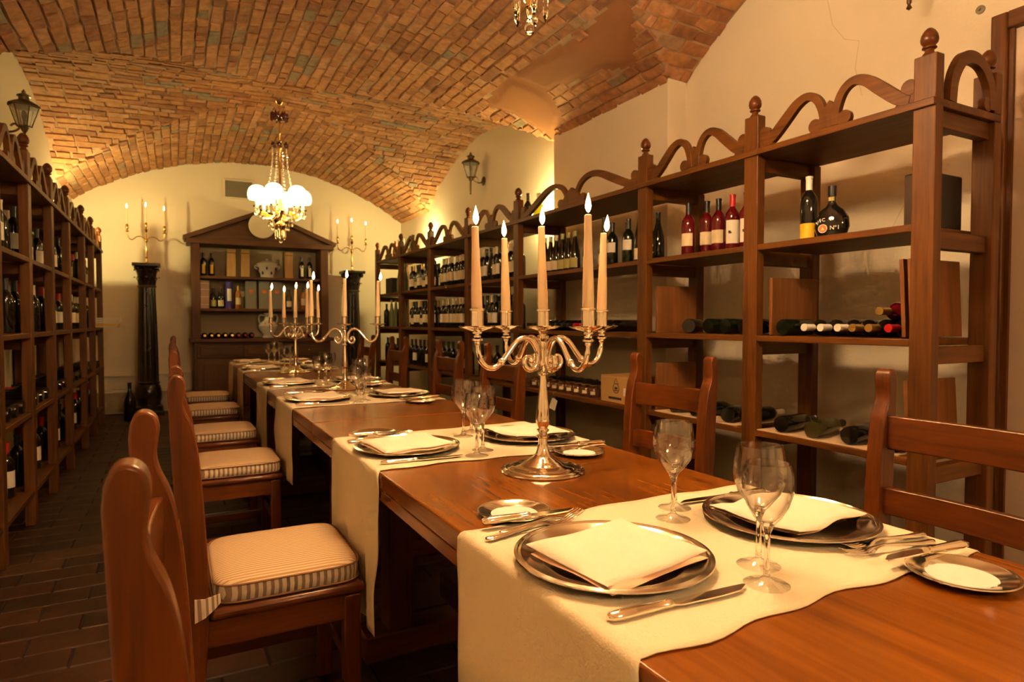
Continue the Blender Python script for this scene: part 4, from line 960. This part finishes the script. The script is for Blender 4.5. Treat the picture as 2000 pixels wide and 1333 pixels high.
# ------------------------------------------------------------------ columns with candelabra
def column(x, label, cl, side):
    o = thing('column', label, 'column', (x, 9.08, 0), 0, 'black pedestal columns')
    MB().box(-.165, .165, -.165, .165, 0, .06).build('plinth', 'black_marble', o, bevel=.006)
    MB().lathe([(.15, .0605), (.158, .08), (.155, .11), (.135, .125), (.13, .15), (.145, .20), (.148, .28), (.13, .36), (.118, .38), (.125, .39), (.125, .41), (.115, .42)], 28).build('base', 'black_marble', o, smooth=40)
    m = MB(); n = 40; R = []
    for z, r in ((.42, .115), (.8, .112), (1.2, .103), (1.58, .091)):
        R.append([(r*(1-.04*(k % 2))*math.cos(2*PI*k/n), r*(1-.04*(k % 2))*math.sin(2*PI*k/n), z) for k in range(n)])
    for r in R: m.v += r
    for i in range(3):
        for k in range(n): k2 = (k+1) % n; m.f.append((i*n+k, i*n+k2, (i+1)*n+k2, (i+1)*n+k)); m.m.append(0)
    m.build('shaft', 'black_marble', o, smooth=0)
    MB().lathe([(.092, 1.58), (.103, 1.585), (.105, 1.60), (.092, 1.605)], 24).build('collar', 'bronze', o)
    MB().lathe([(.090, 1.605), (.095, 1.70), (.12, 1.80), (.14, 1.835)], 24).build('capital', 'black_marble', o)
    lf = MB(); lf.band([(0, 0), (.012, .05), (.026, .085), (.045, .098), (.052, .085)], [.05, .055, .045, .035, .02], 0, .012, lambda a, b, d: (a, d-.006, b)); 
    l2 = MB(); pts = [(.0, .0), (.006, .05), (.02, .085), (.042, .10), (.05, .088)]; wd = [.024, .028, .024, .018, .008]
    for (px, pz), wv in zip(pts, wd): l2.v += [(px, -wv, pz), (px+.006, 0, pz), (px, wv, pz), (px-.008, 0, pz)]
    for i in range(4):
        for k in range(4): l2.f.append((4*i+k, 4*i+(k+1) % 4, 4*i+4+(k+1) % 4, 4*i+4+k)); l2.m.append(0)
    l2.f += [(3, 2, 1, 0), (16, 17, 18, 19)]; l2.m += [0, 0]
    lme = l2.mesh('acanthus_leaf', 'black_marble', 40)
    for row, (r, z, n8) in enumerate(((.090, 1.61, 8), (.098, 1.70, 8))):
        for k in range(n8): a = 2*PI*(k+.5*row)/n8; put('acanthus_leaf', lme, o, (r*math.cos(a), r*math.sin(a), z), (0, 0, a))
    for k in range(4): a = PI/4+PI/2*k; MB().sphere((.15*math.cos(a), .15*math.sin(a), 1.815), .028, 10, 7).build('volute', 'black_marble', o)
    MB().box(-.152, .152, -.152, .152, 1.836, 1.876).build('abacus', 'black_marble', o, bevel=.006)
    g = thing('gilt_candelabrum', f'slim gilt candelabrum with three lit candles on the {side} black column', 'candelabra', (x, 9.08, 1.8765), 0, 'gilt candelabra on the columns')
    MB().lathe([(.055, 0), (.057, .008), (.03, .015), (.012, .03), (.010, .06), (.018, .075), (.010, .09), (.013, .17), (.009, .25), (.018, .27), (.020, .29), (.009, .31), (.008, .38), (.02, .40), (.022, .405)], 18).build('stem', 'gold', g)
    for s in (-1, 1): MB().tube(arc_path([(0, 0, .29), (s*.05, 0, .33), (s*.10, 0, .325), (s*.145, 0, .29), (s*.18, 0, .30), (s*.20, 0, .345), (s*.20, 0, .38)], 4), .006, 8).build('arm', 'gold', g)
    for q, s in enumerate((-1, 0, 1)):
        MB().lathe([(.006, .375), (.022, .385), (.024, .39), (.012, .395), (.010, .41), (.017, .425), (.018, .45), (.012, .475), (.0, .475)], 14, Matrix.Translation((s*.20, 0, .0+(.03 if s == 0 else 0)))).build('cup', 'gold', g)
        candle((x+s*.20, 9.08, 1.8765+.476+(.03 if s == 0 else 0)), .19, cl[q], rb=.010, rt=.008, flame=1.1, group='candles on the columns')
column(-.29, 'black carved column pedestal at the left of the cabinet', ['left candle on the left column candelabrum', 'middle candle on the left column candelabrum', 'right candle on the left column candelabrum'], 'left')
column(2.25, 'black carved column pedestal at the right of the cabinet', ['left candle on the right column candelabrum', 'middle candle on the right column candelabrum', 'right candle on the right column candelabrum'], 'right')
# ------------------------------------------------------------------ chandeliers
def spear(L, r): return [(0, 0), (r, -.012), (r*.55, -.020), (r*1.1, -.030), (r*.9, -L*.75), (r*1.05, -L*.80), (0, -L)]
ME_SPEAR = MB().lathe(spear(.13, .010), 6).mesh('crystal_spear', 'crystal', 0)
ME_DROP = MB().lathe([(0, 0), (.004, -.006), (.002, -.012), (.010, -.030), (.013, -.045), (.009, -.058), (0, -.066)], 7).mesh('crystal_drop', 'crystal', 0)
ME_LEAFB = None
def chandelier(x, y, ztop, label, watts, shade='shade'):
    o = thing('chandelier', label, 'chandelier', (x, y, ztop), 0, 'crystal chandeliers')
    MB().lathe([(0, 0), (.035, 0), (.038, -.012), (.022, -.035), (.008, -.045), (.0, -.045)], 18).build('ceiling_rose', 'gold', o)
    MB().lathe([(.006, -.04), (.006, -.30), (.016, -.31), (.006, -.33), (.006, -.44), (.025, -.46), (.012, -.50), (.010, -.80), (.022, -.84), (.012, -.88), (.02, -.98), (.035, -1.02), (.045, -1.06), (.02, -1.10), (.012, -1.16), (.05, -1.19), (.052, -1.21), (.012, -1.25), (.010, -1.30), (.0, -1.31)], 14).build('stem', 'crystal' if False else 'gold', o)
    for zc, r0, rr, n in ((-.155, .055, .042, 5), (-.43, .065, .026, 6)):
        for k in range(n):
            a = 2*PI*k/n+.3; m = MB(); m.sphere((r0*math.cos(a), r0*math.sin(a), zc), rr*.75, 8, 6)
            for q in range(7):
                b = 2*PI*q/7; m.lathe([(rr*.28, 0), (rr*.2, rr*.5), (0, rr)], 5, Matrix.Translation((r0*math.cos(a), r0*math.sin(a), zc)) @ Matrix.Rotation(a, 4, 'Z') @ Matrix.Rotation(b, 4, 'X') @ Matrix.Translation((rr*.4, 0, rr*.3)))
            m.build('dark_flower', 'amethyst', o)
    for k in range(8):
        a = 2*PI*k/8+.2; m = MB()
        for q in range(12):
            t = q/11; r = .07+.05*t*t; m.sphere((r*math.cos(a), r*math.sin(a), -.47-.40*t), .0105, 6, 5)
        m.build('bead_strand', 'crystal', o)
    for k in range(6):
        a = 2*PI*k/6+.12; ca, sa = math.cos(a), math.sin(a); R = .215
        arm = arc_path([(.03*ca, .03*sa, -1.06), (.08*ca, .08*sa, -1.13), (.15*ca, .15*sa, -1.14), (.20*ca, .20*sa, -1.10), (R*ca, R*sa, -1.05)], 4)
        A = MB().tube(arm, .007, 8).build('arm', 'crystal', o)
        MB().lathe([(.006, -1.055), (.035, -1.045), (.042, -1.035), (.034, -1.038), (.010, -1.04)], 14, Matrix.Translation((R*ca, R*sa, 0))).build('bobeche', 'crystal', A)
        MB().lathe([(.013, -1.04), (.013, -.985), (0, -.985)], 12, Matrix.Translation((R*ca, R*sa, 0))).build('candle_sleeve', 'sleeve', A)
        MB().sphere((R*ca, R*sa, -.955), .020, 10, 8, (1, 1, 1.4)).build('bulb', 'bulb', A)
        sh = [(.074, -.975), (.082, -.962), (.087, -.935), (.084, -.905), (.073, -.872), (.052, -.850), (.026, -.840), (.004, -.838)]
        MB().lathe(sh+[(r-.003, z) for r, z in sh[::-1]], 22, Matrix.Translation((R*ca, R*sa, 0))).build('lamp_shade', shade, o, smooth=50)
        lamp('bulb_light', (R*ca, R*sa, -.955), watts, WARM, .022, o)
        m = MB()
        for q in range(5):
            b = 2*PI*q/5; m.sphere((.15*ca+.018*math.cos(b), .15*sa+.018*math.sin(b), -1.10+.008*math.sin(b*2)), .016, 8, 6, (1, 1, .7))
        m.build('amber_flower', 'amber', o)
        for q in range(3):
            b = a+(q-1)*.22; put('crystal_drop', ME_DROP, o, ((R+.01)*math.cos(b), (R+.01)*math.sin(b), -1.05-.012*(q == 1)))
        put('crystal_drop', ME_DROP, o, (.11*math.cos(a+.5), .11*math.sin(a+.5), -1.15)); put('crystal_drop', ME_DROP, o, (.075*math.cos(a), .075*math.sin(a), -1.19))
    for k in range(5):
        a = 2*PI*k/5-.55; put('crystal_spear', ME_SPEAR, o, (.044*math.cos(a), .044*math.sin(a), -1.215))
    MB().lathe([(.004, -1.25), (.009, -1.27), (.010, -1.325), (.006, -1.335), (.012, -1.345), (.0155, -1.36), (.012, -1.372), (0, -1.377)], 14).build('pendant_ball', 'crystal', o, smooth=30)
    return o
chandelier(.93, 6.55, 3.30, 'crystal chandelier with lit cream shades hanging over the far end', K_BULB_FAR, 'shade_dim')
chandelier(.885, -1.9, 3.30, 'unseen crystal chandelier added behind the viewpoint to light the near chairs', K_BULB_REAR)  # extra chandelier out of view, added as light for the near chairs
chandelier(.885, 1.56, 3.335, 'crystal chandelier pendants at the top edge above the nearest candelabrum', K_BULB_NEAR)
# ------------------------------------------------------------------ wall lanterns
def lantern(loc, rz, label, s=1.0):
    o = thing('wall_lantern', label, 'lantern', loc, rz, 'bronze wall lanterns'); o.scale = (s, s, s)
    D = -.16                                                # lantern axis stands this far from the wall (wall at local x = 0, room on -x)
    T = Matrix.Translation((D, 0, 0))
    MB().lathe([(.05, 0), (.052, .006), (.04, .012), (.015, .02), (0, .022)], 16, Matrix.Translation((0, 0, -.07)) @ Matrix.Rotation(-PI/2, 4, 'Y')).build('wall_plate', 'bronze', o)
    MB().tube(arc_path([(-.01, 0, -.07), (-.05, 0, -.095), (-.10, 0, -.085), (-.13, 0, -.055), (-.10, 0, -.03), (-.075, 0, -.05)], 4), .008, 8).build('scroll_arm', 'bronze', o)
    MB().lathe([(0, -.235), (.012, -.225), (.006, -.21), (.010, -.20), (.009, -.09), (.020, -.075), (.024, -.06), (.030, -.05), (.030, -.045), (0, -.045)], 14, T).build('tail', 'bronze', o)
    fr = MB()
    for k in range(6):
        a = 2*PI*k/6; fr.tube([(D+.045*math.cos(a), .045*math.sin(a), -.045), (D+.092*math.cos(a), .092*math.sin(a), .105)], .0045, 6)
    fr.lathe([(.042, -.05), (.050, -.05), (.050, -.042), (.042, -.042)], 6, T); fr.lathe([(.086, .100), (.102, .100), (.102, .110), (.086, .110)], 6, T)
    fr.build('frame', 'bronze', o, smooth=0)
    for k in range(6):
        a0, a1 = 2*PI*k/6+.06, 2*PI*(k+1)/6-.06
        v = [(D+r*math.cos(a), r*math.sin(a), z) for r, z, a in ((.044, -.043, a0), (.044, -.043, a1), (.090, .10, a1), (.090, .10, a0))]
        m = MB().add(v, [(0, 1, 2, 3)]); p = m.build('pane', 'lantern_glass', o, smooth=0); md = p.modifiers.new('thick', 'SOLIDIFY'); md.thickness = .002
    MB().lathe([(.105, .110), (.10, .118), (.065, .140), (.040, .150), (.034, .153), (.034, .178), (.046, .180), (.046, .186), (.026, .198), (.012, .206), (.015, .216), (.006, .226), (0, .238)], 12, T).build('roof', 'bronze', o, smooth=20)
    MB().lathe([(.010, -.044), (.010, .0), (.018, .02), (.020, .05), (.010, .075), (0, .08)], 12, T).build('bulb', 'cap_white', o)
lantern((XR-.001, 6.46, 2.80), 0, 'bronze wall lantern on the right wall under the arch', 1.0)
lantern((XL+.001, 5.70, 2.60), PI, 'bronze wall lantern on the left wall above the rack', .95)
lantern((XR-.001, 1.71, 2.785), 0, 'bronze wall lantern at the top edge near the door, only its tip visible', 1.0)
print('built', len(bpy.data.objects))
